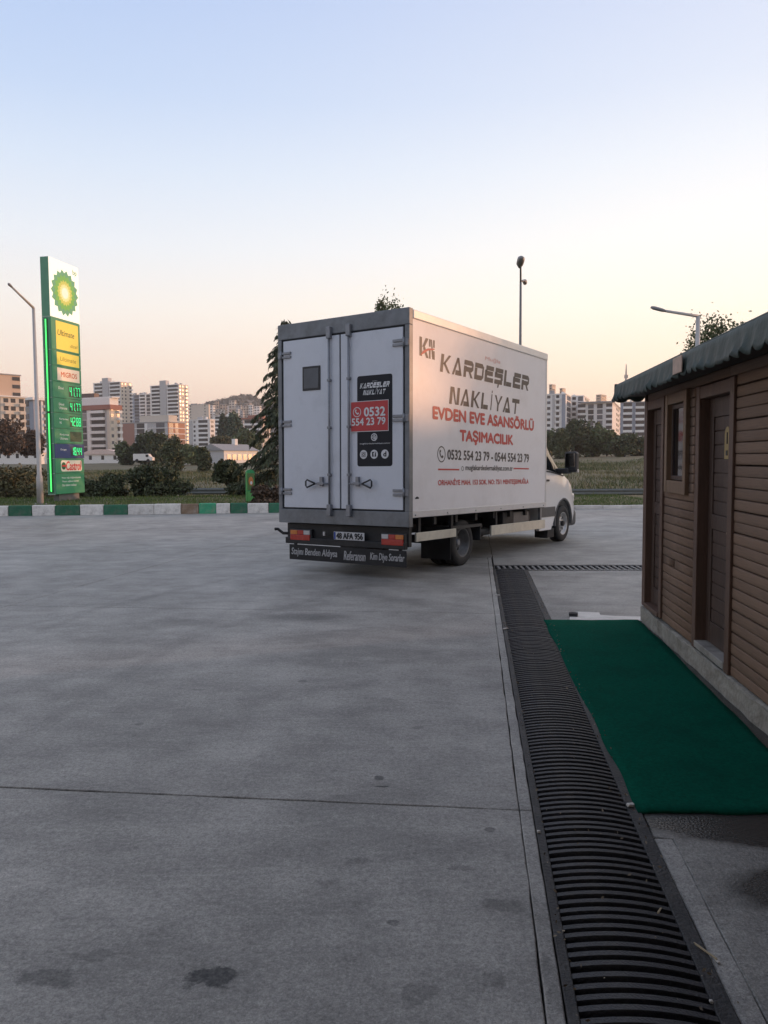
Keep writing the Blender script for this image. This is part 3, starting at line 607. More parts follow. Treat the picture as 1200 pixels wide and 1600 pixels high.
flat('globe_icon', ring(.568, 1.850, .045, .012) + ring(.568, 1.850, .022, .008) + [rect(.528, 1.846, .608, 1.854), rect(.564, 1.81, .572, 1.89)] + [[(.575, 1.845), (.615, 1.825), (.595, 1.815), (.588, 1.795)]], DP, lw, bk, .004)
text('muglakardeslernakliyat.com.tr', (.335, 1.752, .825, 1.776), DP, lw, bk, .01, h=.004)
for cx in (.395, .567, .740): flat('round_icon', disc(cx, 1.622, .060), DP, lw, bk, .004)
flat('icon_mark', ring(.395, 1.622, .016, .008) + [rect(.364, 1.649, .426, 1.655), rect(.364, 1.589, .426, 1.595), rect(.364, 1.595, .370, 1.649), rect(.420, 1.595, .426, 1.649)], DP, stk, bk, .006)
flat('icon_mark', [rect(.535, 1.59, .600, 1.655)], DP, stk, bk, .006); text('f', (.558, 1.594, .592, 1.650), DP, lw, bk, .05, h=.008)
text('d', (.718, 1.592, .762, 1.655), DP, stk, bk, .06, h=.006)
rs = flat('red_sticker', [rect(.189, 1.925, .807, 2.336)], DP, lw, rd, .0145); flat('red_field', [rect(.197, 1.934, .799, 2.328)], DP, red, rs, .0165)
flat('phone_icon', phone_ic(.298, 2.192, .062, .010), DP, lw, rs, .0185)
text('0532', (.417, 2.130, .752, 2.246), DP, lw, rs, .05, h=.0185); text('554 23 79', (.212, 2.012, .757, 2.108), DP, lw, rs, .04, h=.0185)
# lettering on the right-hand side
SP = Plane2((0, -HW, 0), (1, 0, 0), (0, 0, 1))
dk = mat('vinyl_charcoal', (.078, .068, .062), .45, var=.1, spec=.3); rl = mat('vinyl_red', (.52, .08, .07), .45, var=.08, spec=.3); pk = mat('vinyl_pink', (.60, .25, .22), .5)
display('KARDESLER', (-.93, 2.765, 2.05, 3.015), SP, dk, truck, .18, h=.002)
display('NAKLIYAT', (-.67, 2.345, 1.66, 2.590), SP, dk, truck, .18, {'I': .38, 'L': .85}, h=.002)
text('EVDEN EVE ASANSÖRLÜ', (-1.135, 2.112, 2.258, 2.308), SP, rl, truck, .07, h=.002)
text('TAŞIMACILIK', (-.365, 1.800, 1.43, 2.000), SP, rl, truck, .07, h=.002)
text('0532 554 23 79 - 0544 554 23 79', (-.735, 1.565, 2.07, 1.700), SP, dk, truck, .05, h=.002)
flat('phone_icon', phone_ic(-.905, 1.632, .105, .016), SP, dk, truck, .002)
flat('red_line', [rect(-1.0, 1.412, -.39, 1.434), rect(1.46, 1.444, 2.075, 1.466)], SP, rl, truck, .002)
text('muglakardeslernakliyat.com.tr', (-.20, 1.395, 1.42, 1.495), SP, dk, truck, .03, h=.002); flat('globe_icon', ring(-.29, 1.44, .03, .010), SP, dk, truck, .002)
text('ORHANİYE MAH. 153 SOK. NO: 75/1 MENTEŞE/MUĞLA', (-1.0, 1.185, 2.06, 1.300), SP, rl, truck, .04, h=.002)
text('Muğla', (.42, 3.075, .95, 3.15), SP, pk, truck, .0, .3, h=.002)
# KN emblem
flat('emblem', [rect(-1.49, 2.915, -1.425, 3.165), [(-1.42, 3.04), (-1.33, 3.165), (-1.26, 3.165), (-1.36, 3.04)], [(-1.40, 3.03), (-1.35, 3.05), (-1.255, 2.905), (-1.32, 2.905)], rect(-1.245, 2.905, -1.205, 3.02), rect(-1.245, 3.065, -1.205, 3.165), [(-1.20, 3.165), (-1.17, 3.165), (-1.12, 2.905), (-1.16, 2.905)], rect(-1.135, 2.905, -1.095, 3.02), rect(-1.135, 3.065, -1.095, 3.165)], SP, dk, truck, .002)
flat('emblem_swoosh', [[(-1.47, 2.92), (-1.40, 2.99), (-1.28, 3.035), (-1.10, 3.055), (-1.10, 3.040), (-1.28, 3.005), (-1.39, 2.95)]], SP, rl, truck, .0035)
flat('side_vent', [[(-1.60+.05*(1-cos(a)), 1.03+.03*sin(a)) for a in np.linspace(0, pi, 9)]], SP, chas, truck, .003)
# under the box
for s in (-1, 1): box('chassis_rail', (RX+.1, s*.36, .50), (3.2, s*.46, .68), chas, truck)
for k in range(7): box('cross_member', (RX+.15+k*.62, -1.03, .66), (RX+.22+k*.62, 1.03, .79), chas, truck)
box('floor_underside', (RX+.08, -1.09, .775), (FX-.02, 1.09, .80), chas, truck)
box('rear_beam', (RX+.05, -1.07, .395), (RX+.13, 1.02, .655), chas, truck, .01)
box('bumper_bar', (RX-.02, -1.05, .365), (RX+.06, 1.0, .455), chas, truck, .01)
lens_r = mat('lamp_red', (.42, .035, .022), .25, var=.15, scale=20, coat=.4); lens_o = mat('lamp_orange', (.62, .20, .04), .25, coat=.4); lens_w = mat('lamp_clear', (.55, .52, .50), .2, coat=.4)
for a, b_ in ((.902, .545), (-.685, -1.027)):
    t_ = empty('tail_lamp'); t_.parent = truck; c = (a+b_)/2; w = a-b_
    box('lamp_housing', (RX-.005, b_-.02, .405), (RX+.06, a+.02, .575), plas, t_, .008)
    box('lamp_lens', (RX-.025, b_, .418), (RX-.004, a, .498), lens_r, t_, .006)
    out = 1 if a > 0 else -1
    for (f0, f1), mm in zip(((0, .36), (.36, .68), (.68, 1)), (lens_o, lens_r, lens_w)):
        if out < 0: f0, f1 = 1-f1, 1-f0
        box('lamp_lens', (RX-.025, a-w*f1+.002, .500), (RX-.004, a-w*f0-.002, .560), mm, t_, .005)
pm = mat('plate_white', (.55, .55, .55), .5, var=.15, dirt=(.25, .24, .23), dscale=12, damt=.6)
npz = box('number_plate', (RX-.028, -.41, .455), (RX-.020, .11, .565), pm, truck, .003)
NP = Plane2((RX-.028, 0, 0), (0, -1, 0), (0, 0, 1)); text('48 AFA 956', (-.06, .472, .385, .550), NP, chas, npz, .07, h=.002); flat('plate_band', [rect(-.105, .46, -.075, .56)], NP, mat('plate_blue', (.02, .06, .3), .4), npz, .002)
bulb = box('plate_lamp', (RX-.03, .27, .50), (RX-.01, .30, .555), lens_w, truck, .004)
fl = box('mud_flap_board', (RX-.012, -1.07, .135), (RX+.0, .93, .352), rub, truck, .003)
FP = Plane2((RX-.012, 0, 0), (0, -1, 0), (0, 0, 1)); flw = mat('flap_lettering', (.42, .42, .42), .6, var=.2)
for s_, u0, u1 in (('Stajını Benden Aldıysa', -.885, -.06), ('Referansın', .06, .42), ('Kim Diye Sorarlar', .50, 1.04)): text(s_, (u0, .180, u1, .305), FP, flw, fl, .02, .10, h=.002)
tube_obj('tow_hook', [(RX+.08, .95, .50), (RX+.05, 1.10, .50), (RX+.02, 1.18, .56), (RX-.02, 1.20, .56)], .022, chas, truck)
for y in (-.95, .85): box('bracket', (RX+.02, y-.02, .30), (RX+.05, y+.02, .42), chas, truck)
# side guards
gp = mat('guard_cream', (.56, .53, .44), .45, .15, var=.1, dirt=(.25, .23, .2), dscale=5, damt=.4)
for s in (-1, 1):
    box('side_guard', (-1.50, s*1.045, .455), (-.40, s*1.075, .575), gp, truck, .006); box('side_guard', (.74, s*1.045, .400), (2.90, s*1.075, .555), gp, truck, .006)
    for x in (-1.40, -.50, .95, 2.75): box('guard_post', (x, s*1.0, .45), (x+.06, s*1.045, .80), gal if x > 2 else chas, truck, .004)
box('tool_box', (1.35, -.98, .47), (2.45, -.60, .74), chas, truck, .02); box('fuel_tank', (1.2, .55, .38), (2.4, .98, .72), chas, truck, .05)
box('tool_box_door', (1.75, -.985, .50), (2.38, -.978, .72), mat('box_door_grey', (.14, .135, .13), .6, var=.2), truck, .004)
tube_obj('exhaust', [(.55, -.75, .42), (2.6, -.5, .42)], .07, mat('exhaust_steel', (.12, .11, .10), .5, .6), truck, 12)
# wheels
rimm = mat('wheel_rim', (.42, .42, .42), .4, .6, var=.15, scale=10, dirt=(.12, .11, .10), dscale=7, damt=.5); rimd = mat('wheel_rim_dull', (.13, .13, .13), .5, .4, var=.2, scale=10, dirt=(.05, .045, .04), dscale=7, damt=.6)
def wheel(x, y, s, r=.345, w=.215, dish=.0, name='wheel'):
    c = Vector((x, y, wheel_z(x, y, r))); wl_ = empty(name, c); wl_.parent = truck
    Mx = Matrix.Scale(s, 4, (0, 1, 0))     # +h is outwards on the right-hand side when s = -1
    bm = bmesh.new(); h = w/2
    lathe(bm, [(.205, h*.80), (.225, h*.98), (.285, h*1.0), (r-.022, h*.90), (r, h*.72), (r, h*.40), (r-.008, h*.36), (r-.008, h*.28), (r, h*.24), (r, -h*.24), (r-.008, -h*.28), (r-.008, -h*.36), (r, -h*.40), (r, -h*.72), (r-.022, -h*.9), (.285, -h), (.225, -h*.98), (.205, -h*.8)], Mx, 44, True)
    t_ = bm_obj('tyre', bm, rub, wl_, True)
    bm = bmesh.new(); lathe(bm, [(.0, -h*.9), (.20, -h*.9), (.205, h*.78), (.222, h*.92), (.214, h*.96), (.198, h*.86), (.188, h*.5-dish), (.15, h*.40-dish), (.10, h*.52-dish), (.085, h*.62-dish), (.0, h*.62-dish)], Mx, 40); rm = bm_obj('rim', bm, rimd if dish else rimm, wl_, True)
    for k in range(8):
        a = 2*pi*k/8; bm = bmesh.new(); lathe(bm, [(.0, 0), (.024, 0), (.024, .012), (0, .012)], Mx, 12); hb = bm_obj('rim_hole', bm, chas, rm); hb.location = (.148*cos(a), s*(h*.40-dish-.006), .148*sin(a))
    for k in range(6):
        a = 2*pi*(k+.5)/6; bm = bmesh.new(); lathe(bm, [(.0, 0), (.011, 0), (.011, .03), (0, .03)], Mx, 6); hb = bm_obj('wheel_nut', bm, gal, rm); hb.location = (.085*cos(a), s*(h*.5-dish), .085*sin(a))
    bm = bmesh.new(); lathe(bm, [(.05, 0), (.05, .04), (.04, .055), (0, .055)], Mx, 20); hb = bm_obj('hub', bm, chas if dish == 0 else gal, rm); hb.location = (0, s*(h*.60-dish), 0)
for s in (-1, 1):
    wheel(0, s*.865, s, dish=.085); wheel(0, s*.62, s, dish=.085); wheel(4.045, s*.865, s, w=.225)
box('axle', (-.06, -.6, .30), (.06, .6, .42), chas, truck)
for s in (-1, 1):
    box('mudguard', (-.44, s*.50, .115), (-.425, s*1.0, .56), rub, truck, .004); box('mudguard', (-.44, s*.50, .555), (.55, s*1.0, .60), plas, truck); box('mudguard', (.50, s*.50, .34), (.52, s*1.0, .56), plas, truck)
# cab: lofted shell
ST = [  # x, half width low, half width at belt, belt z, roof edge half width, top z
 (2.86, .955, .965, 1.40, .83, 2.20), (3.10, .960, .975, 1.40, .835, 2.225), (3.30, .962, .978, 1.39, .82, 2.13), (3.62, .962, .980, 1.37, .825, 1.83), (3.90, .962, .980, 1.35, .85, 1.56),
 (4.10, .962, .975, 1.315, .875, 1.375), (4.30, .960, .965, 1.255, .87, 1.30), (4.52, .95, .945, 1.14, .84, 1.205), (4.70, .92, .905, .99, .79, 1.09), (4.84, .85, .83, .84, .71, .955), (4.93, .74, .72, .68, .60, .80)]
def sect(st, g=0.0):
    x, hl, hb, zb, hr, zt = st; zl = .40; zm = .74
    return [(x, hl-.02+g, zl), (x, hl+.012+g, (zl+zm)/2), (x, hl+.014+g, zm), (x, hb+.012+g, (zm+zb)/2+.05), (x, hb+g, zb), (x, (hb+hr)/2+.022+g, (zb*.45+zt*.55)), (x, hr+g, zt-.035), (x, hr*.90, zt-.004+g), (x, hr*.5, zt+.014+g), (x, 0, zt+.02+g)]
bm = bmesh.new(); rings = []
for st in ST:
    half = sect(st); full = [(x, -y, z) for x, y, z in half] + [(x, y, z) for x, y, z in half[::-1][1:]]
    rings.append([bm.verts.new(p) for p in full])
for A, B in zip(rings, rings[1:]):
    for k in range(len(A)-1): bm.faces.new((A[k], A[k+1], B[k+1], B[k]))
bm.faces.new(rings[0][::-1]); bm.faces.new(rings[-1])
for A, B in zip(rings, rings[1:]): bm.faces.new((A[0], B[0], B[-1], A[-1]))
bmesh.ops.recalc_face_normals(bm, faces=bm.faces)
cab = bm_obj('cab_shell', bm, cabw, truck, True)
cutb = bmesh.new(); fz = wheel_z(4.045, 0, .345)
for s in (-1, 1): lathe(cutb, [(0, s*.60), (.435, s*.60), (.435, s*1.2), (0, s*1.2)], Matrix.Translation((4.045, 0, fz+.03)), 40)
bmesh.ops.recalc_face_normals(cutb, faces=cutb.faces); cut = bm_obj('cutter', cutb, chas, truck)
bo = cab.modifiers.new('b', 'BOOLEAN'); bo.object = cut; bo.operation = 'DIFFERENCE'; bo.solver = 'EXACT'
bpy.context.view_layer.update()
me2 = bpy.data.meshes.new_from_object(cab.evaluated_get(bpy.context.evaluated_depsgraph_get())); cab.modifiers.clear(); old = cab.data; cab.data = me2
try: me2.set_sharp_from_angle(angle=radians(38))
except Exception: pass
bpy.data.objects.remove(cut)
for s in (-1, 1):
    bm = bmesh.new(); n = 22; prev = None
    for k in range(n+1):      # wheel-arch lip
        a = -0.15 + (pi+.30)*k/n; r0, r1 = .415, .455; x0, z0 = cos(a), sin(a)
        q = [bm.verts.new((4.045+r*x0, s*y, fz+.03+r*z0)) for r, y in ((r0, .93), (r0, .985), (r1, .982), (r1, .95))]
        if prev:
            for i in range(3): bm.faces.new((prev[i], prev[i+1], q[i+1], q[i]))
        prev = q
    bmesh.ops.recalc_face_normals(bm, faces=bm.faces); bm_obj('wheel_arch', bm, trimg, truck, True)
    # glass: door window and quarter light, laid 5 mm over the shell
    def cabpt(x, v, g):
        i = max(k for k in range(len(ST)) if ST[k][0] <= x+1e-6); i = min(i, len(ST)-2); t = (x-ST[i][0])/(ST[i+1][0]-ST[i][0])
        a, b_ = sect(ST[i], g), sect(ST[i+1], g); P = [Vector(p)*(1-t)+Vector(q)*t for p, q in zip(a, b_)]
        lo, mid, hi = P[4], P[5], P[6]; return lo.lerp(mid, v*2) if v < .5 else mid.lerp(hi, v*2-1)
    bm = bmesh.new(); prev = None
    for x in np.linspace(2.92, 3.98, 14):
        q = []
        for v in (.06, .3, .5, .7, .86): p = cabpt(x, v, .006); q.append(bm.verts.new((p.x, s*p.y, p.z)))
        if prev:
            for i in range(4): bm.faces.new((prev[i], prev[i+1], q[i+1], q[i]))
        prev = q
    bmesh.ops.recalc_face_normals(bm, faces=bm.faces); bm_obj('door_window', bm, glass, truck, True)
    tube_obj('window_pillar', [tuple(Vector((p.x, s*(p.y+.008), p.z))) for p in (cabpt(3.62, .05, 0), cabpt(3.62, .88, 0))], .016, plas, truck)
    tube_obj('belt_trim', [(x, s*(cabpt(x, .03, 0).y+.008), cabpt(x, .03, 0).z) for x in (2.92, 3.3, 3.7, 4.0)], .012, plas, truck)
    box('door_handle', (3.10, s*.985, 1.235), (3.26, s*1.01, 1.27), plas, truck, .008)
    box('lower_trim', (2.88, s*.968, .585), (3.60, s*.992, .765), trimg, truck, .008)
    bm = bmesh.new(); prism(bm, [(2.84, .345), (3.40, .345), (3.56, .575), (2.84, .575)], Vector((0, s*.93, 0)), Vector((1, 0, 0)), Vector((0, 0, 1)), Vector((0, s, 0)), .055); bm_obj('step_skirt', bm, cabw, truck)
    box('door_seam', (2.93, s*.974, .60), (2.936, s*.984, 1.38), chas, truck)
    box('front_mudguard', (3.30, s*.70, .19), (3.62, s*.96, .36), rub, truck, .01)
    mr_ = empty('mirror'); mr_.parent = truck
    box('mirror_housing', (3.80, s*1.07, 1.40), (3.98, s*1.31, 1.79), plas, mr_, .045); box('mirror_arm', (3.72, s*.93, 1.375), (3.96, s*1.17, 1.48), plas, mr_, .03)
    box('mirror_glass', (3.794, s*1.10, 1.50), (3.802, s*1.28, 1.76), mat('mirror_glass', (.3, .3, .3), .05, 1.0), mr_, .003); box('mirror_indicator', (3.86, s*1.285, 1.40), (3.95, s*1.315, 1.46), lens_w, mr_, .01)
    box('headlamp', (4.62, s*.70, .80), (4.86, s*.90, 1.0), lens_w, truck, .05)
# windscreen, bumper, grille
bm = bmesh.new(); prev = None
for st in ((3.28, .80, 2.155), (3.62, .80, 1.852), (3.90, .82, 1.582), (4.08, .83, 1.412)):
    q = [bm.verts.new((st[0]+.02, y*st[1], st[2]+.015 - .02*abs(y)**3)) for y in np.linspace(-1, 1, 9)]
    if prev:
        for i in range(8): bm.faces.new((prev[i], prev[i+1], q[i+1], q[i]))
    prev = q
bmesh.ops.recalc_face_normals(bm, faces=bm.faces); bm_obj('windscreen', bm, glass, truck, True)
box('bumper', (4.48, -.90, .34), (4.97, .90, .66), trimg, truck, .07); box('grille', (4.90, -.42, .68), (4.985, .42, .86), plas, truck, .03)
box('cab_floor', (2.95, -.60, .40), (4.8, .60, .60), chas, truck)
# ------------------------------------------------------------------ price pylon
PW, PT_, PZ0, PZ1 = 1.70, .32, .45, 8.48
paz = radians(11.5); pb = Vector((-11.242, 27.0, 0))
pyl = empty('price_sign', pb, pi/2-paz)        # local: +x along the price face (away from camera), +y to the left (narrow side at x = 0)
tag(pyl, 'tall green and white fuel price pylon with a lit sunflower emblem', 'sign')
pg = mat('sign_green', (.026, .175, .080), .4, var=.06, emit=(.03, .17, .08), es=.45); pgs = mat('sign_green_side', (.11, .30, .18), .4, var=.08)
pwht = mat('sign_white_lit', (.80, .78, .72), .4, var=.02, emit=(1, .93, .74), es=.65); pyel = mat('sign_yellow_lit', (.74, .56, .08), .4, var=.04, emit=(.95, .72, .08), es=.32)
pcr = mat('sign_cream_lit', (.74, .60, .48), .4, var=.04, emit=(1, .78, .55), es=.25); pnavy = mat('sign_navy', (.015, .035, .10), .4, var=.06, emit=(.02, .04, .13), es=.4)
PPl = Plane2((0, 0, 0), (1, 0, 0), (0, 0, 1))     # price face, n = -y
bt = box('pylon_body', (.0, .012, PZ0), (PW, PT_, PZ1), pgs, pyl, .01)
box('pylon_foot', (.25, .06, .1), (PW-.25, PT_-.06, PZ0), mat('foot_grey', (.18, .18, .17), .7), pyl)
rows = [(6.50, 8.47, pwht, 'head_panel'), (5.395, 6.47, pg, 'fuel_panel'), (4.87, 5.375, pg, 'service_panel'), (4.335, 4.85, pg, 'service_panel'), (3.78, 4.315, pg, 'price_panel'), (3.27, 3.76, pg, 'price_panel'), (2.73, 3.25, pg, 'price_panel'), (2.21, 2.71, pg, 'price_panel'), (1.70, 2.19, pnavy, 'price_panel'), (1.18, 1.68, pg, 'brand_panel'), (.46, 1.16, pg, 'notice_panel')]
pan = []
for z0, z1, m_, nm in rows:
    w = PW+.03 if nm == 'price_panel' and m_ is pnavy else PW
    pan.append(box(nm, (.004, -.012, z0), (w, .011, z1), m_, pyl, .006))
    box('panel_seam', (-.012, .03, z0-.017), (-.002, PT_, z0-.005), mat('seam_pale', (.6, .62, .58), .5), pyl)
e0 = .013
hp = pan[0]; cx, cz, Rr = .86, 7.42, .80
def star(r, n, inner, rot, sx=1.0): return [(cx+sx*(r if k % 2 == 0 else r*inner)*cos(rot+pi*k/n), cz+(r if k % 2 == 0 else r*inner)*sin(rot+pi*k/n)) for k in range(2*n)]
for (r, inn, rot, c, es) in ((.80, .86, 0, (.08, .27, .14), .5), (.64, .84, pi/18, (.12, .36, .06), .40), (.45, .84, 0, (.50, .54, .10), .30), (.32, .82, pi/18, (.72, .70, .30), .35), (.21, .80, 0, (.82, .80, .64), .4)):
    flat('sunflower', [star(r, 18, inn, rot)], PPl, mat('sunflower_%02d' % int(r*100), c, .4, var=.03, emit=c, es=es), hp, e0+.002+(.8-r)*.01)
text('bp', (1.36, 8.12, 1.60, 8.34), PPl, mat('sunflower_80', (.03, .2, .08)), hp, .02, h=e0+.002)
def placard(i, u0, v0, u1, v1, m_): return flat('placard', [rect(u0, v0, u1, v1)], PPl, m_, pan[i], e0+.002)
placard(1, .27, 5.44, 1.58, 6.40, pyel); text('Ultimate', (.36, 5.92, 1.34, 6.12), PPl, mat('sign_dark_text', (.10, .13, .04), .5), pan[1], .01, .25, h=e0+.005); text('dizel', (1.08, 5.58, 1.50, 5.70), PPl, mat('sign_olive_text', (.34, .30, .05), .5), pan[1], 0, .2, h=e0+.005)
placard(2, .27, 4.92, 1.58, 5.34, pyel); text('Ultimate', (.46, 5.05, 1.40, 5.20), PPl, mat('sign_olive_text', (.3, .3, .05)), pan[2], 0, .2, h=e0+.005)
placard(3, .27, 4.38, 1.58, 4.81, pcr); text('MIGROS', (.48, 4.51, 1.42, 4.68), PPl, mat('sign_orange_text', (.70, .16, .06), .5), pan[3], .03, h=e0+.005)
led = mat('led_green', (.0, .3, .12), .4, emit=(.03, 1.0, .30), es=1.05)
SEG = {'0': 'abcdef', '1': 'bc', '2': 'abged', '3': 'abgcd', '4': 'fgbc', '5': 'afgcd', '6': 'afgedc', '7': 'abc', '8': 'abcdefg', '9': 'abcdfg'}
def digit(ch, u, v, w, h, t):
    g = .012; R_ = {'a': rect(u+g, v+h-t, u+w-g, v+h), 'd': rect(u+g, v, u+w-g, v+t), 'g': rect(u+g, v+h/2-t/2, u+w-g, v+h/2+t/2), 'f': rect(u, v+h/2+g, u+t, v+h-g), 'b': rect(u+w-t, v+h/2+g, u+w, v+h-g), 'e': rect(u, v+g, u+t, v+h/2-g), 'c': rect(u+w-t, v+g, u+w, v+h/2-g)}
    return [R_[k] for k in SEG[ch]]
lwt = mat('sign_white_text', (.7, .7, .66), .5, emit=(.8, .8, .72), es=.2)
for i, s_, nm in ((4, '41,77', ('Dizel',)), (5, '41,77', ('Dizel', 'Ultimate')), (6, '42,88', ('Kurşunsuz', '95')), (7, '', ('Kurşunsuz', 'Ultimate')), (8, '18,44', ('Otogaz',))):
    z0, z1 = rows[i][0], rows[i][1]; disp = flat('display', [rect(.90, z0+.07, 1.60, z1-.08)], PPl, mat('display_dark', (.012, .07, .035), .4) if i != 8 else mat('display_navy', (.01, .03, .07), .4), pan[i], e0+.001)
    u = .955
    for ch in s_:
        if ch == ',': flat('led_point', [rect(u-.012, z0+.09, u+.018, z0+.125)], PPl, led, disp, e0+.005); u += .03
        else: flat('led_digit', digit(ch, u, z0+.10, .125, z1-z0-.21, .034), PPl, led, disp, e0+.005); u += .155
    for k, t_ in enumerate(nm): text(t_, (.30, z1-.24-.13*k, .30+.058*len(t_), z1-.16-.13*k), PPl, lwt, pan[i], .01, h=e0+.004)
cp = flat('placard', [rrect(.30, 1.235, 1.56, 1.625, .10)], PPl, mat('sign_offwhite', (.72, .66, .54), .4, emit=(1, .85, .6), es=.2), pan[9], e0+.002)
text('Castrol', (.60, 1.275, 1.50, 1.585), PPl, mat('sign_red_text', (.62, .03, .03), .5, emit=(.8, .05, .04), es=.2), pan[9], .03, .12, h=e0+.006)
flat('emblem', disc(.46, 1.43, .13), PPl, mat('emblem_green', (.02, .18, .07), .5), pan[9], e0+.004); flat('emblem', [[(.36, 1.40), (.56, 1.40), (.66, 1.45), (.56, 1.46), (.36, 1.46)]], PPl, mat('sign_red_text', (.6, .03, .03)), pan[9], e0+.006)
for k, t_ in enumerate(('Motor yağı değişimi burada', 'Yıkama yağlama hizmeti', 'Oto bakım noktası')): text(t_, (.33, .97-.125*k, 1.46-.14*k, 1.05-.125*k), PPl, lwt, pan[10], .01, h=e0+.004)
SPl = Plane2((0, 0, 0), (0, -1, 0), (0, 0, 1))
box('light_strip_channel', (-.018, .10, .52), (-.001, .24, 6.42), mat('sign_channel', (.012, .10, .035), .4), pyl, .004)
ledm = mat('led_strip', (.1, .6, .2), .4, emit=(.08, 1.0, .16), es=1.5)
box('light_strip', (-.032, .150, 3.30), (-.016, .195, 6.40), ledm, pyl, .006); box('light_strip', (-.032, .150, .55), (-.016, .195, 3.22), ledm, pyl, .006)
# ------------------------------------------------------------------ street lamps
pole_m = mat('lamp_pole', (.50, .48, .46), .5, .2, var=.1, scale=3); headm = mat('lamp_head', (.24, .24, .25), .5, .2)
def bez(a, b, c, n=8): return [tuple((1-t)**2*Vector(a)+2*t*(1-t)*Vector(b)+t*t*Vector(c)) for t in np.linspace(0, 1, n)]
def at_px(px, py, Y): return atY(px, py, Y)
# left lamp
b0 = at_px(63, 784, 25.6); t0 = at_px(50.5, 481, 25.6); e1 = at_px(17, 447, 24.2)
lp = empty('street_lamp', (b0.x, b0.y, tz(b0.x, b0.y)-.02)); tag(lp, 'pale street lamp on a straight pole with slanted arm beside the price sign', 'street lamp', 'street lamps')
def loc(p, o): return tuple(Vector(p)-o.location)
tube_obj('pole', [(0, 0, 0), (0, 0, .9), (0, 0, 1.0), loc((b0.x, b0.y, t0.z), lp)], [.105, .10, .075, .045], pole_m, lp, 12)
tp = Vector(loc((b0.x, b0.y, t0.z), lp)); ep = Vector(loc(e1, lp)); tube_obj('arm', [tp, tp.lerp(ep, .5), ep], [.042, .036, .03], pole_m, lp)
dv = (ep-tp).normalized(); tube_obj('lamp_head', [ep-dv*.05, ep+dv*.02, ep+dv*.10, ep+dv*.16], [.03, .04, .045, .02], headm, lp, 10)
box('base_plate', (-.2, -.2, -.02), (.2, .2, .04), headm, lp)
# lamp behind the hut
b0 = at_px(1089.5, 560, 30); t0 = at_px(1089.5, 494, 30); e1 = at_px(1040, 486, 30); e2 = at_px(1017, 480, 30)
lp = empty('street_lamp', (b0.x, b0.y, tz(b0.x, b0.y)-.05)); tag(lp, 'street lamp with long arm pointing left above the hut roof', 'street lamp', 'street lamps')
tp = Vector(loc((b0.x, b0.y, t0.z), lp)); tube_obj('pole', [(0, 0, 0), (tp.x, tp.y, tp.z)], [.13, .075], pole_m, lp, 10); tube_obj('arm', [tp, Vector(loc(e1, lp))], [.06, .05], pole_m, lp)
a = Vector(loc(e1, lp)); c = Vector(loc(e2, lp)); tube_obj('lamp_head', [a, a.lerp(c, .2), a.lerp(c, .8), c], [.04, .065, .07, .04], headm, lp, 10)
# lamp behind the truck
Yl = 55; b0 = at_px(813, 540, Yl); t0 = at_px(816, 440, Yl); e1 = at_px(813.5, 416, Yl-2.0); h2 = at_px(819, 438.5, Yl+1)
lp = empty('street_lamp', (b0.x, b0.y, tz(b0.x, b0.y)-.05)); tag(lp, 'double headed street lamp rising behind the truck roof', 'street lamp', 'street lamps')
tp = Vector((0, 0, t0.z-lp.location.z)); tube_obj('pole', [(0, 0, 0), tp], [.14, .075], mat('lamp_pole_dark', (.2, .2, .2), .5, .3), lp, 10)
ep = Vector(loc(e1, lp)); tube_obj('arm', [tp, ep], [.07, .06], MATS['lamp_pole_dark'], lp); tube_obj('arm', [tp, Vector(loc(h2, lp))], [.05, .05], MATS['lamp_pole_dark'], lp)
tube_obj('lamp_head', [ep+Vector((0, .35, -.02)), ep+Vector((-.03, .1, .20)), ep+Vector((-.06, -.5, .32)), ep+Vector((-.08, -.9, .34))], [.08, .24, .25, .10], headm, lp, 12)
q = Vector(loc(h2, lp)); tube_obj('lamp_head', [q+Vector((-.12, 0, -.02)), q+Vector((.1, .3, .02)), q+Vector((.22, .9, .04)), q+Vector((.25, 1.2, .03))], [.08, .15, .15, .06], headm, lp, 12)
# ------------------------------------------------------------------ slim green box by the kerb
bx = at_px(391, 779, 26.2); gb = empty('dispenser_post', (bx.x, bx.y, tz(bx.x, bx.y)-.02), .25); tag(gb, 'slim bright green post with orange emblem standing behind the kerb', 'post')
gbm = mat('post_green', (.03, .30, .10), .4, var=.1); gbl = mat('post_green_light', (.14, .42, .12), .4, var=.1)
bm = bmesh.new(); prism(bm, [(-.14, 0), (.14, 0), (.14, 1.0)]+[(.14*cos(a), 1.0+.10*sin(a)) for a in np.linspace(.2, pi-.2, 8)]+[(-.14, 1.0)], Vector((0, -.12, 0)), Vector((1, 0, 0)), Vector((0, 0, 1)), Vector((0, 1, 0)), .24); bm_obj('shell', bm, gbm, gb)
box('front_panel', (-.09, -.135, .42), (.125, -.119, .98), mat('post_olive', (.10, .17, .05), .5), gb, .004); box('lower_panel', (-.09, -.135, .05), (.125, -.119, .38), gbl, gb, .004); box('edge_strip', (-.137, -.13, .03), (-.10, -.119, 1.02), gbl, gb, .002)
EP = Plane2((0, -.135, 0), (1, 0, 0), (0, 0, 1)); flat('emblem', disc(.02, .72, .075, sy=1.9), EP, mat('emblem_orange', (.55, .20, .06), .5), gb, .002); flat('emblem', disc(.03, .66, .035, sy=1.6), EP, lw, gb, .004)
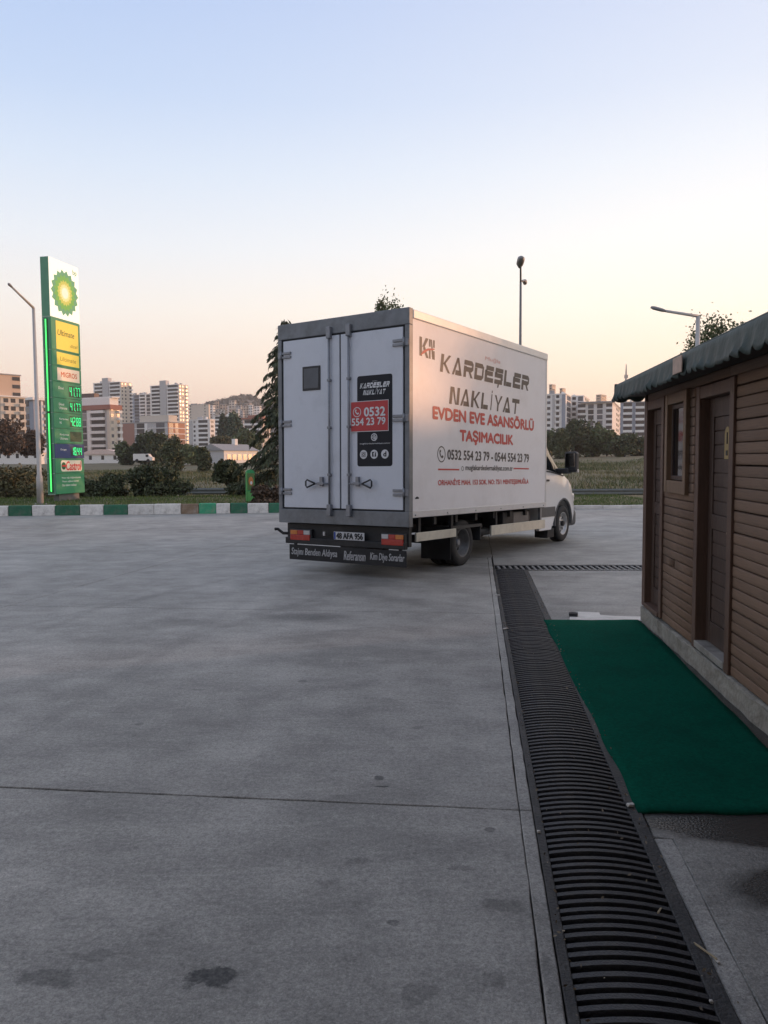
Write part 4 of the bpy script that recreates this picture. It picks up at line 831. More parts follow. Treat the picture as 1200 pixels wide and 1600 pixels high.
# ------------------------------------------------------------------ guard rails
def guard_rail(x0, x1, Y, ztop, label):
    r = empty('guard_rail', (x0, Y, 0)); tag(r, label, 'guard rail', 'guard rails along the road'); gm_ = mat('rail_steel', (.15, .16, .15), .5, .4, var=.2)
    L_ = x1-x0; bm = bmesh.new(); V = []
    prof = [(0, .0), (-.05, .05), (-.05, .10), (0, .15), (-.05, .20), (-.05, .25), (0, .31)]
    A = [bm.verts.new((0, y, ztop-.31+z)) for y, z in prof]; B = [bm.verts.new((L_, y, ztop-.31+z)) for y, z in prof]
    for k in range(len(prof)-1): bm.faces.new((A[k], B[k], B[k+1], A[k+1]))
    bm_obj('rail', bm, gm_, r, True)
    for k in range(int(L_/3)+1): ubox('post', (k*3.0, .01, ztop-1.3), (k*3.0+.1, .11, ztop-.02), gm_, r)
p = at_px(245, 763, 38); q = at_px(445, 765, 38); guard_rail(p.x, q.x+.5, 38, p.z, 'dark steel guard rail between the verge and the field, left of the truck')
p = at_px(885, 764, 38); q = at_px(1160, 765, 38); guard_rail(p.x-2, q.x+2, 38, p.z, 'dark steel guard rail between the truck nose and the hut')
# ------------------------------------------------------------------ vegetation
def quads(name, P, size, m, parent=None, upbias=0.0, aspect=1.6, droop=None):
    n = len(P); P = np.asarray(P); a = rng.normal(size=(n, 3)); a /= np.linalg.norm(a, axis=1)[:, None]
    if upbias: a[:, 2] *= (1-upbias)
    if droop is not None: a = a*.35 + droop; a /= np.linalg.norm(a, axis=1)[:, None]
    b = np.cross(a, rng.normal(size=(n, 3))); b /= np.linalg.norm(b, axis=1)[:, None] + 1e-9
    sz = size*rng.uniform(.6, 1.4, (n, 1)); u = a*sz*aspect/2; v = b*sz/2
    V = np.empty((n, 4, 3)); V[:, 0] = P-u; V[:, 1] = P+v*.9; V[:, 2] = P+u; V[:, 3] = P-v*.9
    me = bpy.data.meshes.new(name); me.vertices.add(4*n); me.vertices.foreach_set('co', V.ravel()); me.loops.add(4*n); me.loops.foreach_set('vertex_index', np.arange(4*n)); me.polygons.add(n)
    me.polygons.foreach_set('loop_start', np.arange(0, 4*n, 4)); me.polygons.foreach_set('loop_total', np.full(n, 4)); me.update(calc_edges=True); me.materials.append(m)
    return link(name, me, parent)
LEAF = {'dark': mat('leaf_dark', (.072, .086, .038), .75, var=.3, scale=.8, island=.5, objrand=.15), 'mid': mat('leaf_mid', (.098, .122, .05), .75, var=.3, scale=.8, island=.5, objrand=.15), 'olive': mat('leaf_olive', (.12, .112, .055), .8, var=.3, scale=.8, island=.5, objrand=.15), 'brown': mat('leaf_brown', (.10, .068, .045), .85, var=.3, scale=.8, island=.5), 'blue': mat('leaf_bluegreen', (.072, .095, .06), .75, var=.3, scale=.8, island=.5, objrand=.15)}
bark = mat('bark', (.07, .055, .042), .9, var=.3, scale=4)
def tree(name, label, cat, base, h, w, kind, n, leaf, trunk_h=.25, lobes=9, group=None, tall=1.0, stems=1, dp=None):
    o = empty(name, base); tag(o, label, cat, group); dp = dp or w
    cz = h*(trunk_h + (1-trunk_h)*.5); ch = h*(1-trunk_h)*.5; pts = []; limbs = bmesh.new()
    cs = []
    for k in range(lobes):
        a = random.uniform(0, 2*pi); e = random.uniform(-1, 1); rr = random.uniform(.25, .82)*sqrt(max(0, 1-(e*.8)**2))
        cs.append((rr*cos(a)*w/2, rr*sin(a)*dp/2, cz+e*ch*.66, random.uniform(.26, .44)))
    top = Vector((0, 0, h*(trunk_h+.3)))
    if stems == 1:
        tube(limbs, [(0, 0, -.1), (w*.01, 0, h*trunk_h), tuple(top)], [max(.05, h*.022), max(.04, h*.017), .03], 7)
        for c in cs: tube(limbs, [(0, 0, h*trunk_h*.95), (c[0]*.5, c[1]*.5, (h*trunk_h+c[2])/2), (c[0], c[1], c[2])], [max(.03, h*.010), max(.02, h*.007), .012], 5)
    else:
        for c in cs: tube(limbs, [(c[0]*.15, c[1]*.15, -.05), (c[0]*.6, c[1]*.6, c[2]*.55), (c[0], c[1], c[2])], [.025, .018, .01], 5)
    bmesh.ops.recalc_face_normals(limbs, faces=limbs.faces); bm_obj('trunk' if stems == 1 else 'stems', limbs, bark, o)
    per = n//lobes
    for cx_, cy_, cz_, r_ in cs:
        d = rng.normal(size=(per, 3)); d /= np.linalg.norm(d, axis=1)[:, None]; rad = rng.uniform(.35, 1.08, (per, 1))**.6*np.where(rng.random((per, 1)) < .14, rng.uniform(1.05, 1.45, (per, 1)), 1.0)
        q = d*rad*np.array([r_*w*.62, r_*dp*.62, r_*ch*1.25*tall]) + np.array([cx_, cy_, cz_]); pts.append(q)
    P = np.concatenate(pts); P[:, 2] = np.maximum(P[:, 2], .03)
    quads('crown' if stems == 1 else 'foliage', P, leaf, LEAF[kind], o); return o
def tree_px(name, label, cat, px, ytop, ybase, wpx, Y, kind, n, leaf, group=None, **k):
    b = atY(px, ybase, Y); t = atY(px, ytop, Y); zb = tz(b.x, Y); zb = min(zb, b.z) if abs(zb-b.z) < 1.5 else b.z
    return tree(name, label, cat, (b.x, Y, zb), t.z-zb, wpx/F*Y, kind, n, leaf, group=group, **k)
SH = 'round shrubs on the verge'
tree_px('round_shrub', 'big rounded dark brownish shrub in the middle of the verge', 'shrub', 246, 725, 776, 104, 33, 'dark', 9000, .085, SH, trunk_h=.0, lobes=14, stems=9)
tree_px('round_shrub', 'dark green shrub just right of the price sign', 'shrub', 158, 738, 776, 96, 33, 'dark', 8000, .085, SH, trunk_h=.0, lobes=12, stems=9)
tree_px('round_shrub', 'olive shrub at the left photo edge behind the lamp pole', 'shrub', 24, 731, 776, 120, 33, 'olive', 8500, .085, SH, trunk_h=.0, lobes=12, stems=9)
tree_px('round_shrub', 'dark shrub behind the slim green post', 'shrub', 386, 748, 778, 66, 33, 'dark', 6000, .085, SH, trunk_h=.0, lobes=10, stems=9)
tree_px('brown_shrub', 'low reddish brown shrub on the kerb beside the truck rear', 'shrub', 418, 757, 800, 58, 24.9, 'brown', 5200, .08, SH, trunk_h=.0, lobes=12, stems=9)
tree_px('young_tree', 'young dark green tree with a thin trunk in front of the low house', 'tree', 358, 718, 775, 46, 34, 'dark', 3600, .11, 'trees around the field', trunk_h=.38, lobes=9)
# conifer behind the truck
cb = atY(448, 760, 29.5); cz0 = tz(cb.x, 29.5); ct = atY(448, 499, 29.5).z; con = empty('conifer', (cb.x, 29.5, cz0)); tag(con, 'tall dark conifer with drooping branches behind the truck left edge', 'tree')
Hc = ct-cz0; tube_obj('trunk', [(0, 0, -.1), (0, 0, Hc*.6), (0, 0, Hc)], [.13, .08, .012], bark, con)
P = []; Dd = []; bmc = bmesh.new(); zc = .55
while zc < Hc-.05:
    f = zc/Hc; Lb = (2.15*(1-f)**.75 + .05)*(1.0 if f > .1 else .85)
    for k in range(5 if f < .85 else 4):
        a = random.uniform(0, 2*pi); L_ = Lb*random.uniform(.5, 1.15); lift = .22+.3*f+(1.2*(f-.8) if f > .8 else 0)
        pts = [Vector((cos(a)*L_*t, sin(a)*L_*t, zc + L_*(lift*t*1.5 - (.30+lift)*t*t*1.1))) for t in np.linspace(0, 1, 6)]
        tube(bmc, pts[::1], [.022, .018, .014, .010, .007, .004], 4, False)
        ns = int(85*L_)+10
        for _ in range(ns):
            t = random.uniform(.10, 1.0)**.75; i = min(4, int(t*5)); p = pts[i].lerp(pts[i+1], t*5-i); sd = random.gauss(0, .16)*(1.12-t); P.append((p.x-sin(a)*sd, p.y+cos(a)*sd, p.z-abs(random.gauss(0, .075)))); Dd.append((cos(a)*.5-sin(a)*sd*3, sin(a)*.5+cos(a)*sd*3, -.75))
    zc += .17*random.uniform(.8, 1.25)
tag(bm_obj('branches', bmc, bark, con), kind='stuff'); quads('crown', P, .048, mat('needles', (.065, .08, .042), .75, var=.3, scale=1, island=.5), con, aspect=4.2, droop=np.array(Dd))
# trees further off
TG = 'trees around the field'
tree_px('broadleaf_tree', 'tree whose top shows above the truck roof', 'tree', 605, 467, 765, 60, 44, 'mid', 16000, .09, TG, trunk_h=.4, lobes=26)
tree_px('broadleaf_tree', 'leafy tree rising behind the hut roof', 'tree', 1114, 494, 760, 104, 40, 'mid', 20000, .10, TG, trunk_h=.35, lobes=30)
for bx_, by_, hh_, ww_, lab in ((33.5, 26.5, 8.6, 8.0, 'tall unseen tree added beyond the hut to shade the truck, nearest the road'), (31.0, 21.6, 4.6, 5.6, 'low unseen tree added beyond the hut to shade the truck, between taller neighbours'), (34.0, 16.0, 5.2, 6.5, 'unseen tree added beyond the hut to shade the truck, nearest the forecourt')):
    tree('broadleaf_tree', lab, 'tree', (bx_, by_, tz(bx_, by_) if by_ > kerbY(bx_) else 0), hh_, ww_, 'mid', 5200, .22, group=TG, trunk_h=.12, lobes=16)  # out-of-view trees, added to break up the low sun on the truck side
for i, (px, yt, yb, w, Y, kd, lab) in enumerate([
    (8, 652, 712, 62, 150, 'brown', 'brownish tree mass at the far left edge before the peach house'), (52, 672, 712, 40, 155, 'brown', 'dark brown tree behind the left lamp pole'),
    (196, 690, 722, 34, 190, 'mid', 'bushy green tree between the domed white shed and the white van'), (226, 678, 720, 38, 190, 'dark', 'dark tree in front of the brick ended block'), (246, 676, 722, 40, 185, 'dark', 'dark tree right of the white van'),
    (271, 684, 722, 34, 120, 'dark', 'thin dark tree in front of the sunlit brick end wall'), (302, 692, 722, 42, 180, 'mid', 'round green tree left of the low house'), (318, 700, 726, 22, 110, 'dark', 'small spindly tree at the corner of the low house'),
    (368, 646, 702, 34, 270, 'blue', 'tall bluish green tree behind the low house'), (345, 682, 702, 36, 260, 'olive', 'autumn olive tree behind the low house roof'), (388, 672, 706, 46, 250, 'mid', 'green tree between low house and the conifer'), (350, 650, 690, 16, 330, 'blue', 'slim tree left of the tall bluish one'),
    (876, 668, 712, 30, 170, 'dark', 'dark tree just right of the truck cab mirror'), (900, 655, 712, 40, 180, 'dark', 'tallest dark tree right of the truck in the field hedge'), (924, 663, 711, 40, 185, 'mid', 'green tree in the middle of the right hedge'), (948, 672, 711, 36, 180, 'mid', 'lighter green tree before the white framed flats'),
    (976, 678, 711, 44, 165, 'dark', 'broad dark bush below the blue flats'), (1000, 684, 711, 34, 170, 'dark', 'dark tree touching the hut corner'), (858, 672, 712, 30, 190, 'mid', 'tree peeking out between box and cab window'), (760, 668, 712, 70, 190, 'dark', 'dark tree hidden mostly behind the truck box')]):
    if px == 760: continue
    tree_px('broadleaf_tree', lab, 'tree', px, yt, yb, w, Y, kd, 4200, .0026*Y, TG, trunk_h=.0, lobes=20)
# ------------------------------------------------------------------ town
PAL = {'white': mat('render_white', (.82, .79, .76), .8, var=.06, scale=.3, objrand=.05), 'beige': mat('render_beige', (.66, .58, .49), .8, var=.06, scale=.3), 'grey': mat('render_grey', (.52, .50, .49), .8, var=.06, scale=.3), 'bluegrey': mat('render_bluegrey', (.30, .33, .39), .7, var=.06, scale=.3), 'peach': mat('render_peach', (.62, .46, .34), .8, var=.08, scale=.3), 'brick': mat('render_brick', (.38, .20, .15), .8, var=.1, scale=.3), 'tile': mat('roof_tile', (.34, .15, .11), .8, var=.15, scale=.8), 'dark': mat('window_dark', (.035, .034, .036), .25, var=.2, objrand=.3), 'brownband': mat('balcony_brown', (.13, .085, .07), .6, var=.1), 'slate': mat('roof_grey', (.33, .32, .32), .8, var=.1), 'orange': mat('brick_sunlit', (.45, .22, .13), .8, var=.1)}  # the orange entry is brick with its sunlit tint put into the colour
PAL['mid'] = mat('window_mid', (.11, .115, .13), .2, var=.2); PAL['curtain'] = mat('window_curtain', (.34, .32, .29), .6, var=.2); WV = [PAL['dark']]*5+[PAL['mid']]*3+[PAL['curtain']]
def solve_len(P, d, px):
    k = (px-600)/F    # ground-plane x/y ratio of the pixel (small roll ignored)
    return max(.5, (k*P.y-P.x)/(d.x-k*d.y))
def building(label, xl, xc, xr, ytop, Y, theta, wall, floors, front=(), right=(), z0=None, extra=None, cat='apartment block', name='apartment_block', wallR=None, ybase=722):
    th = radians(theta); P = atY(xc, ytop, Y); top = P.z; base = z0 if z0 is not None else min(tz(P.x, Y), P.z-3)-1.0
    dl = Vector((-cos(th), sin(th), 0)); dr_ = Vector((sin(th), cos(th), 0)); L_ = solve_len(P, dl, xl); R_ = solve_len(P, dr_, xr)
    o = empty(name, (P.x, Y, base), -th); tag(o, label, cat, 'buildings of the town'); Hh = top-base
    ubox('wall', (-L_, 0, 0), (0, R_, Hh), PAL[wall], o)
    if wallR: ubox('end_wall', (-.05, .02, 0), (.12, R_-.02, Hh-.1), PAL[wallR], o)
    ubox('roof', (-L_-.3, -.3, Hh), (.3, R_+.3, Hh+.45), PAL['slate'] if wall != 'white' else PAL['white'], o)
    fh = 3.0; n = floors
    def put(face, u0, u1, kind, k, c2=None):
        za = Hh - (k+1)*fh + .2
        if za < .5: return
        ln = L_ if face == 'f' else R_
        a, b_ = u0*ln, u1*ln
        def bxx(nm, a, b_, pr0, pr1, zl, zh, mm):
            if face == 'f': ubox(nm, (-L_+a, -pr1, zl), (-L_+b_, -pr0, zh), mm, o)
            else: ubox(nm, (pr0, a, zl), (pr1, b_, zh), mm, o)
        if kind == 'w': bxx('window', a, b_, -.1, .16, za+.9, za+2.3, random.choice(WV))
        elif kind == 's': bxx('window', a, b_, -.1, .16, za+.2, za+2.6, random.choice(WV))
        elif kind == 'b': bxx('window', a, b_, -.1, .16, za+.75, za+2.75, PAL['dark']); bxx('balcony', a-.2, b_+.2, -.05, 1.3, za-.35, za+.85, PAL[c2 or 'white'])
        elif kind == 'B': bxx('balcony', a, b_, -.05, 1.5, za-.30, za+.80, PAL[c2 or 'white']); bxx('window', a+.15*(b_-a), a+.85*(b_-a), -.1, .16, za+.8, za+2.5, PAL['dark'])
        elif kind == 'l': bxx('floor_band', a, b_, -.05, .35, za-.25, za+.15, PAL[c2 or 'white'])
        elif kind == 'v' and k == 0: bxx('pilaster', a, b_, -.05, .5, .5, Hh-.2, PAL[c2 or 'white'])
        elif kind == 'c' and k == 0: bxx('stair_tower', a, b_, -3.0, .9, .5, Hh+4.0, PAL[c2 or 'grey'])
    for face, spec in (('f', front), ('r', right)):
        for it in spec:
            for k in range(n): put(face, it[0], it[1], it[2], k, it[3] if len(it) > 3 else None)
    if extra: extra(o, L_, R_, Hh)
    elif name != 'house':
        for _ in range(4): a_, b2 = random.uniform(.1, .85)*L_, random.uniform(.1, .8)*R_; w_ = random.uniform(.8, 2.4); ubox('roof_unit', (-a_-w_, b2, Hh+.45), (-a_, b2+w_, Hh+random.uniform(1.2, 2.6)), random.choice([PAL['white'], PAL['grey'], PAL['slate']]), o)
    return o
tower = [(.05, .34, 'b'), (.36, .58, 'c', 'grey'), (.62, .97, 'b')]; trt = [(.10, .20, 'w'), (.38, .50, 'w'), (.76, 1.0, 'B')]
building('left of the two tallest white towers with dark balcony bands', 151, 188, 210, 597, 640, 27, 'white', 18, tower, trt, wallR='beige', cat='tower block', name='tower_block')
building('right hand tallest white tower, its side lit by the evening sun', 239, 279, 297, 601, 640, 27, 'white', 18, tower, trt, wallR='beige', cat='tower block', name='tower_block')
building('bluish grey tower slab standing between the two tall white towers', 209, 222, 228, 617, 760, 27, 'bluegrey', 18, [(.3, .7, 's')], [(.2, .8, 'B')], cat='tower block', name='tower_block')
building('narrow white flats adjoining the right tower on its left', 222, 236, 243, 616, 700, 27, 'white', 16, [(.05, .45, 'b'), (.6, .9, 's')], [(.2, .8, 'w')])
def redroof(o, L_, R_, Hh):
    ubox('attic', (-L_*.98, R_*.04, Hh+.45), (-L_*.02, R_*.95, Hh+3.6), PAL['white'], o); ubox('roof_band', (-L_-.9, -.9, Hh-1.6), (.9, R_+.5, Hh+.5), PAL['tile'], o); ubox('roof_slab', (-L_*.9, R_*.1, Hh+3.6), (L_*.03, R_*.9, Hh+4.1), PAL['white'], o); ubox('roof_house', (-L_*.98, R_*.2, Hh+4.1), (-L_*.45, R_*.7, Hh+6.0), PAL['brownband'], o)
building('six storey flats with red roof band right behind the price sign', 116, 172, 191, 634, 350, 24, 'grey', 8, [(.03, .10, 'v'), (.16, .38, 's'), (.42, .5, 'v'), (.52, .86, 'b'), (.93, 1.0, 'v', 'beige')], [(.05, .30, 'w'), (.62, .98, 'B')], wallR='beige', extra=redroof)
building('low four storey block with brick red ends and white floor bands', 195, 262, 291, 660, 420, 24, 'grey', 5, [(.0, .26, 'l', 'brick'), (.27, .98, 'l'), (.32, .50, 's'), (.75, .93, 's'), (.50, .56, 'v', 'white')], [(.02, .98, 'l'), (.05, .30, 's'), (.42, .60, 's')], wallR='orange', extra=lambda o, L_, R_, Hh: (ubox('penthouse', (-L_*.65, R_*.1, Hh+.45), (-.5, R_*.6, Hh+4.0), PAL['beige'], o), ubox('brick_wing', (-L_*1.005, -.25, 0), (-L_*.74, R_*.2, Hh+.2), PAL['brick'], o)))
building('plain beige slab behind the right tower', 297, 326, 331, 632, 830, 20, 'beige', 10, [(.1, .14, 'w'), (.8, .84, 'w')], [])
building('white flats with dark loggias below the beige slab', 298, 328, 338, 656, 520, 22, 'white', 7, [(.0, .16, 'v', 'grey'), (.22, .30, 'w'), (.45, .88, 'b')], [(.2, .7, 'w')])
building('white flats left of the tall bluish tree', 336, 361, 374, 650, 600, 22, 'white', 9, [(.1, .4, 'b'), (.55, .9, 'w')], [(.2, .5, 'w'), (.6, .95, 'B')])
building('house block with wide red tiled roof beside the conifer', 383, 410, 424, 656, 470, 22, 'beige', 5, [(.05, .45, 'b', 'white'), (.55, .95, 'b', 'white')], [(.2, .8, 'w')], extra=lambda o, L_, R_, Hh: (ubox('roof_tiles', (-L_-1.2, -1.2, Hh+.45), (1.2, R_+1, Hh+1.4), PAL['tile'], o), ubox('roof_tiles', (-L_*.8, .5, Hh+1.4), (-L_*.2, R_*.8, Hh+3.0), PAL['tile'], o)))
building('peach house block at the left photo edge', -60, -14, 38, 584, 300, 38, 'peach', 10, [(.1, .4, 'b')], [(.10, .20, 'w'), (.72, .98, 'w')], extra=lambda o, L_, R_, Hh: (ubox('wing', (-.5, R_*.2, 0), (2.0, R_*1.05, Hh-8.5), PAL['beige'], o), ubox('wing_roof', (-.6, R_*.15, Hh-8.5), (2.6, R_*1.1, Hh-8.0), PAL['white'], o), [ubox('balcony', (1.9, R_*a, Hh-12-3*k), (3.2, R_*(a+.2), Hh-10.9-3*k), PAL['beige'], o) for k in range(5) for a in (.3, .82)], [ubox('window', (1.95, R_*a, Hh-10.6-3*k), (2.1, R_*(a+.16), Hh-9.0-3*k), PAL['dark'], o) for k in range(6) for a in (.3, .55, .84)]))
building('blue grey block with white roof slab behind the left lamp pole', 40, 52, 84, 626, 380, 32, 'bluegrey', 8, [(.2, .6, 's')], [(.14, .34, 's'), (.40, .52, 'v'), (.56, .80, 'b')], extra=lambda o, L_, R_, Hh: ubox('roof_slab', (-L_-1, -1, Hh+.4), (1, R_+1, Hh+1.6), PAL['white'], o))
# right of the truck
building('white flats with window rows right beside the truck box', 842, 884, 892, 616, 420, 20, 'white', 8, [(.30, .42, 'w'), (.50, .58, 'v', 'grey'), (.62, .78, 'B', 'white'), (.86, .99, 'v', 'bluegrey')], [(.2, .8, 's')])
building('flats with a dark glass strip left of the white framed block', 884, 912, 920, 619, 445, 20, 'white', 8, [(.02, .16, 'v', 'brownband'), (.30, .60, 'B', 'white'), (.68, .96, 's')], [(.2, .8, 'w')])
building('white framed flats with brown recesses in the right hedge gap', 902, 957, 973, 630, 430, 20, 'white', 7, [(.0, .22, 'b', 'white'), (.24, .28, 'v'), (.30, .46, 's'), (.48, .54, 'v'), (.56, .72, 's'), (.76, .80, 'v'), (.82, .99, 'b', 'white')], [(.30, .55, 'w'), (.62, .98, 'B', 'peach')], extra=lambda o, L_, R_, Hh: ubox('roof_canopy', (-L_*.9, -2.0, Hh+.45), (.6, R_*.6, Hh+1.1), PAL['slate'], o))
building('dark blue flats with white balcony strips beside the hut corner', 968, 1030, 1042, 628, 400, 14, 'bluegrey', 8, [(.08, .30, 'b'), (.40, .62, 'b'), (.70, .92, 'b')], [(.2, .8, 'w')])
for px, w, yt, lab in ((862, 10, 601, 'sunlit pinkish house on the skyline next to the truck box corner'), (878, 9, 607, 'small peach house on the skyline right of the truck box'), (938, 16, 617, 'low brownish house on the skyline above the white framed flats')):
    building(lab, px-w*.5, px+w*.1, px+w*.5, yt, 900, 35, 'peach', 4, [(.2, .7, 'w')], [(.2, .7, 'w')], cat='house', name='house')
# hill with houses
hv = []; hf = []; nxh, nyh = 60, 12
def hillz(u, v): return (26+104*sin(min(1, v*1.05)*pi/2)) * (.55+.45*math.exp(-((u-.42)/.22)**2)+.06*sin(u*23)+.03*sin(u*51))
for j in range(nyh+1):
    for i in range(nxh+1):
        u, v = i/nxh, j/nyh; Y = 950+900*v; X = (-430 + 560*u)*(Y/1200); hv.append((X, Y, max(2, hillz(u, v))*min(1, 4*u+.1)*min(1, 4*(1-u)+.1)*(1 if v > 0 else .02)))
for j in range(nyh):
    for i in range(nxh): a = j*(nxh+1)+i; hf.append((a, a+1, a+nxh+2, a+nxh+1))
hill = mesh('hill', hv, hf, mat('hillside', (.15, .13, .11), .95, var=.35, scale=.02), None, True); tag(hill, kind='structure')
hs = [(332, 634, 14, 'white', 'sunlit pink house high on the hill left of the crest'), (346, 640, 16, 'beige', 'wide yellow lit flats halfway up the hill'), (352, 632, 12, 'peach', 'small lit house above the yellow flats on the hill'), (341, 626, 8, 'peach', 'tiny house at the hill crest'), (366, 626, 12, 'beige', 'beige block on top of the hill crest'), (372, 640, 10, 'white', 'grey white house left of the lit pair on the hill'), (384, 634, 12, 'beige', 'left one of the lit yellow pair of houses on the hill'), (394, 633, 8, 'white', 'narrow lit house beside the yellow pair on the hill'), (404, 638, 14, 'bluegrey', 'long bluish roof house on the right of the hill'), (412, 645, 12, 'white', 'pale house touching the conifer on the hill'), (325, 645, 10, 'white', 'white house at the left foot of the hill'), (360, 645, 14, 'white', 'low white row house at the foot of the hill')]
places = ['on the lower slope', 'halfway up the slope', 'high on the slope']; n_h = 0
for row, (yt0, n_) in enumerate(((650, 7), (642, 7), (633, 6))):
    for k in range(n_):
        px = 318+ (k+.5)*96/n_ + random.uniform(-3, 3); c = random.choice(['white', 'beige', 'peach', 'white', 'grey'])
        hs.append((px, yt0+random.uniform(-3, 3), random.uniform(7, 12), c, '%s house %s of the far hill, %s from left there' % ({'white': 'white', 'beige': 'beige', 'peach': 'peach', 'grey': 'grey'}[c], places[row], ['first', 'second', 'third', 'fourth', 'fifth', 'sixth', 'seventh'][k])))
for px, yt, w, c, lab in hs:
    building(lab, px-w*.45, px+w*.05, px+w*.5, yt, 900+random.uniform(0, 60), 35, c, 5, [(.1, .35, 'w'), (.6, .85, 'w')], [(.15, .4, 'w'), (.6, .85, 'w')], cat='house', name='house', z0=10)
tp_ = []
for _ in range(1500):
    u = random.uniform(.05, .95); v = random.uniform(.25, 1.0); Y = 950+900*v; X = (-430+560*u)*(Y/1200); z = hillz(u, v)*min(1, 4*u+.1)*min(1, 4*(1-u)+.1); s_ = random.uniform(2.5, 5)
    for _k in range(7): tp_.append((X+random.gauss(0, s_*.6), Y+random.gauss(0, s_*.6), z+random.uniform(0, s_*1.3)))
fw = quads('far_wood', tp_, 4.0, mat('far_wood', (.09, .085, .06), .9, var=.3, scale=.05, island=.4)); tag(fw, 'distant dark wood covering the hill crest', 'wood', kind='stuff')
# low buildings at the field edge
def shed(label, x0, x1, yt, yb, Y, depth, wallm, roofm_, name='shed', dome=.0, wins=4, rot=0.0):
    a = atY(x0, yb, Y); b_ = atY(x1, yb, Y); e = atY((x0+x1)/2, yt, Y); w = b_.x-a.x; o = empty(name, (a.x, Y, a.z-1.0), rot); tag(o, label, 'shed' if name == 'shed' else name.replace('_', ' '), 'low buildings at the field edge'); hh = e.z-a.z+1.0
    rise = hh*.30; ubox('wall', (0, 0, 0), (w, depth, hh-rise), wallm, o)
    bm = bmesh.new(); prof = [(-.3, 0), (w*.14, rise*.62), (w*.34, rise*.95), (w*.5, rise), (w*.66, rise*.95), (w*.86, rise*.62), (w+.3, 0)] if dome else [(-.4, 0), (w*.10, rise), (w*.90, rise), (w+.4, 0)]
    prism(bm, prof, Vector((0, -.4, hh-rise)), Vector((1, 0, 0)), Vector((0, 0, 1)), Vector((0, 1, 0)), depth+.8); bm_obj('roof', bm, roofm_, o)
    for k in range(wins): u = w*(k+.6)/(wins+.2); ubox('window', (u, -.06, 2.0), (u+.8, .05, 3.2), PAL['dark'], o)
    return o
shw = mat('shed_white', (.80, .77, .73), .7, var=.06, scale=.5); shr = mat('shed_roof', (.66, .60, .57), .6, var=.06)
shed('long low white shed at the left behind the shrubs', -40, 62, 699, 722, 215, 9, shw, shr, wins=7)
shed('domed white shed just right of the price sign', 128, 189, 702, 724, 225, 10, shw, mat('shed_roof_pink', (.72, .56, .50), .6), dome=1, wins=3)
shed('grey rounded storage shelter behind the thin dark tree', 246, 276, 702, 720, 235, 8, PAL['slate'], PAL['slate'], name='shelter', dome=1, wins=0)
lw_ = atY(238, 722, 200); rw_ = atY(318, 722, 200); wl2 = ubox('boundary_wall', (lw_.x, 200, lw_.z-1.5), (rw_.x, 200.3, atY(280, 717, 200).z), shw); tag(wl2, 'low pale boundary wall at the far edge of the field', 'wall')
# low house with lit side
P = atY(350, 704, 215); hb_ = atY(350, 724, 215); th = radians(30); ho = empty('low_house', (P.x, 215, hb_.z-1.0), -th); tag(ho, 'low house with grey roof, lit white side and chimney behind the young tree', 'house')
dl = Vector((-cos(th), sin(th), 0)); dr_ = Vector((sin(th), cos(th), 0)); L_ = solve_len(P, dl, 314); R_ = solve_len(P, dr_, 404); Hh = P.z-hb_.z+1.0
ubox('wall', (-L_, 0, 0), (0, R_, Hh), shw, ho); bm = bmesh.new(); prism(bm, [(-L_-.5, 0), (-L_*.5, 1.9), (.5, 0)], Vector((0, -.5, Hh)), Vector((1, 0, 0)), Vector((0, 0, 1)), Vector((0, 1, 0)), R_+1.0); rf = bm_obj('roof', bm, PAL['slate'], ho); ubox('gable_cladding', (-L_, -.08, 0), (0, .0, Hh), PAL['grey'], ho); ubox('chimney', (-L_*.5-.6, R_*.62, Hh+1), (-L_*.5+.6, R_*.62+1.2, Hh+3.4), shw, rf)
for k in range(6): ubox('window', (-.05, R_*(.08+.155*k), 1.9), (.08, R_*(.08+.155*k)+1.5, 3.5), PAL['dark'], ho)
# white van parked at the field edge
vb = atY(208, 722, 180); ve = atY(238, 722, 180); vn = empty('parked_van', (vb.x, 180, vb.z)); tag(vn, 'small white van parked between the trees at the field edge', 'van'); w = ve.x-vb.x; hv_ = atY(220, 709, 180).z-vb.z
bm = bmesh.new(); prism(bm, [(0, .35), (w, .35), (w, hv_*.55), (w*.90, hv_*.62), (w*.80, hv_*.95), (w*.74, hv_), (.1, hv_), (0, hv_*.92)], Vector((0, 0, 0)), Vector((1, 0, 0)), Vector((0, 0, 1)), Vector((0, 1, 0)), 1.9); bm_obj('body', bm, shw, vn)
for x in (.2, .78): 
    bm = bmesh.new(); lathe(bm, [(0, -.05), (.36, -.05), (.36, .2), (0, .2)], Matrix.Translation((w*x, 0, .36)), 16); bm_obj('wheel', bm, rub, vn)
ubox('side_window', (w*.66, -.03, hv_*.6), (w*.80, .01, hv_*.9), PAL['dark'], vn)
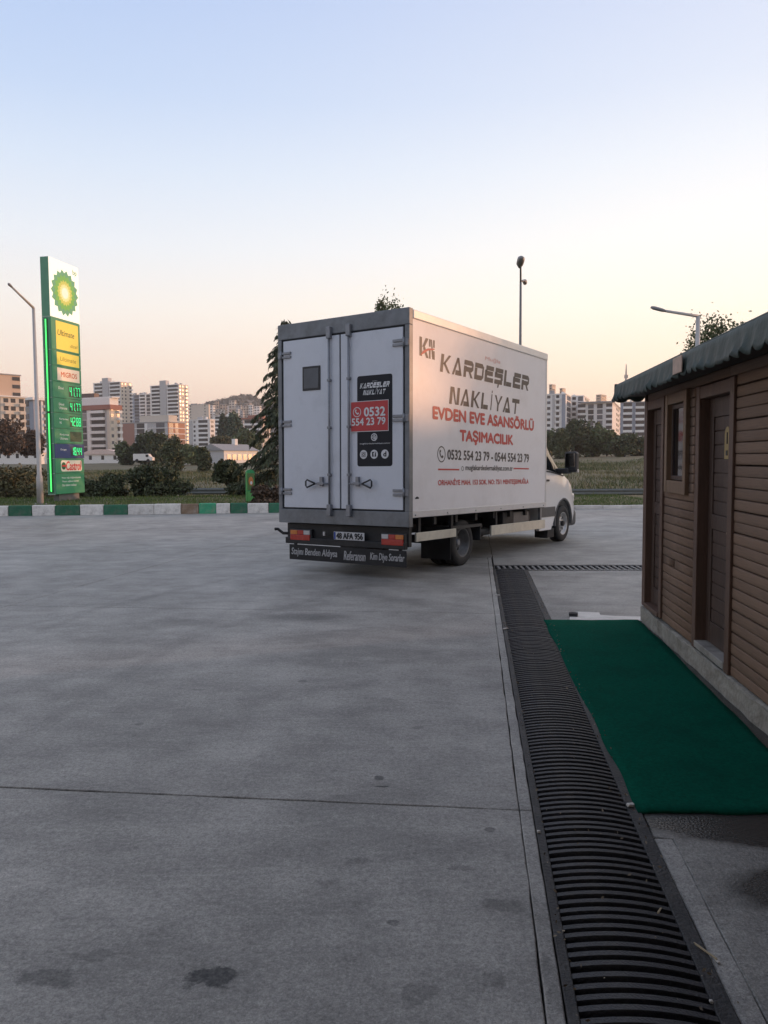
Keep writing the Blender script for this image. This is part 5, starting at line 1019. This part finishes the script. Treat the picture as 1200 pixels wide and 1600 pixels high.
# radio mast on the skyline
mb = atY(977.5, 640, 520); mt = atY(977.5, 569, 520); ms = empty('radio_mast', (mb.x, 520, 0)); tag(ms, 'thin pale radio mast on the skyline above the hut corner', 'mast')
tube_obj('mast_pole', [(0, 0, 0), (0, 0, mt.z*.8), (0, 0, mt.z)], [1.1, .9, .25], mat('mast_paint', (.42, .36, .33), .6), ms, 6); ubox('antenna', (-1.1, -.5, mt.z-9), (1.1, .5, mt.z-7), mat('mast_paint', (.4,)*3), ms)
# ------------------------------------------------------------------ filling-station canopy over and behind the viewpoint (out of frame)
cn = empty('canopy_roof', (-3, -8, 0), -DAZ); tag(cn, kind='structure')
cw = mat('canopy_soffit', (.30, .30, .30), .7, var=.05)
box('roof_slab', (-13, -14, 5.3), (12, 9.2, 6.2), cw, cn, .02)
for x in (-9, 8): box('column', (x-.2, -2, 0), (x+.2, -1.6, 5.3), cw, cn)
sb = empty('station_shop', (0, -24, 0)); tag(sb, kind='structure'); box('wall', (-16, -8, 0), (16, 0, 5), cw, sb)

# ------------------------------------------------------------------ evening haze
hz = box('haze', (-2700, -2700, -4.4), (2700, 2700, 185), mat('haze_air', (.5, .5, .5))); tag(hz, 'thin pale evening haze lying over the town', 'haze', kind='stuff')
hm = bpy.data.materials.new('haze_volume'); hm.use_nodes = True; hm.node_tree.nodes.clear(); ho_ = hm.node_tree.nodes.new('ShaderNodeOutputMaterial'); pv = hm.node_tree.nodes.new('ShaderNodeVolumePrincipled')
pv.inputs['Color'].default_value = (.95, .93, .92, 1); pv.inputs['Density'].default_value = .00022; pv.inputs['Anisotropy'].default_value = .3; hm.node_tree.links.new(pv.outputs[0], ho_.inputs['Volume'])
hz.data.materials.clear(); hz.data.materials.append(hm)

# dry leaf crumbs and grit caught along the rims of the long drain
P = []
for _ in range(420):
    s_ = random.uniform(-.6, 9.0); side = random.random(); n_ = (random.gauss(.03, .014) if side < .5 else random.gauss(DW-.03, .016)) if random.random() < .8 else random.uniform(.05, DW-.05)
    p = dp(s_, n_); P.append((p.x, p.y, .013 + .02*max(0, 1-((n_/DW)*2-1)**2)))
crumbs = quads('leaf_crumbs', P, .008, mat('crumbs', (.20, .165, .12), .9, var=.3, island=.6), aspect=1.8); tag(crumbs, 'dry leaf crumbs and grit caught along the long drain grate', 'debris', kind='stuff')
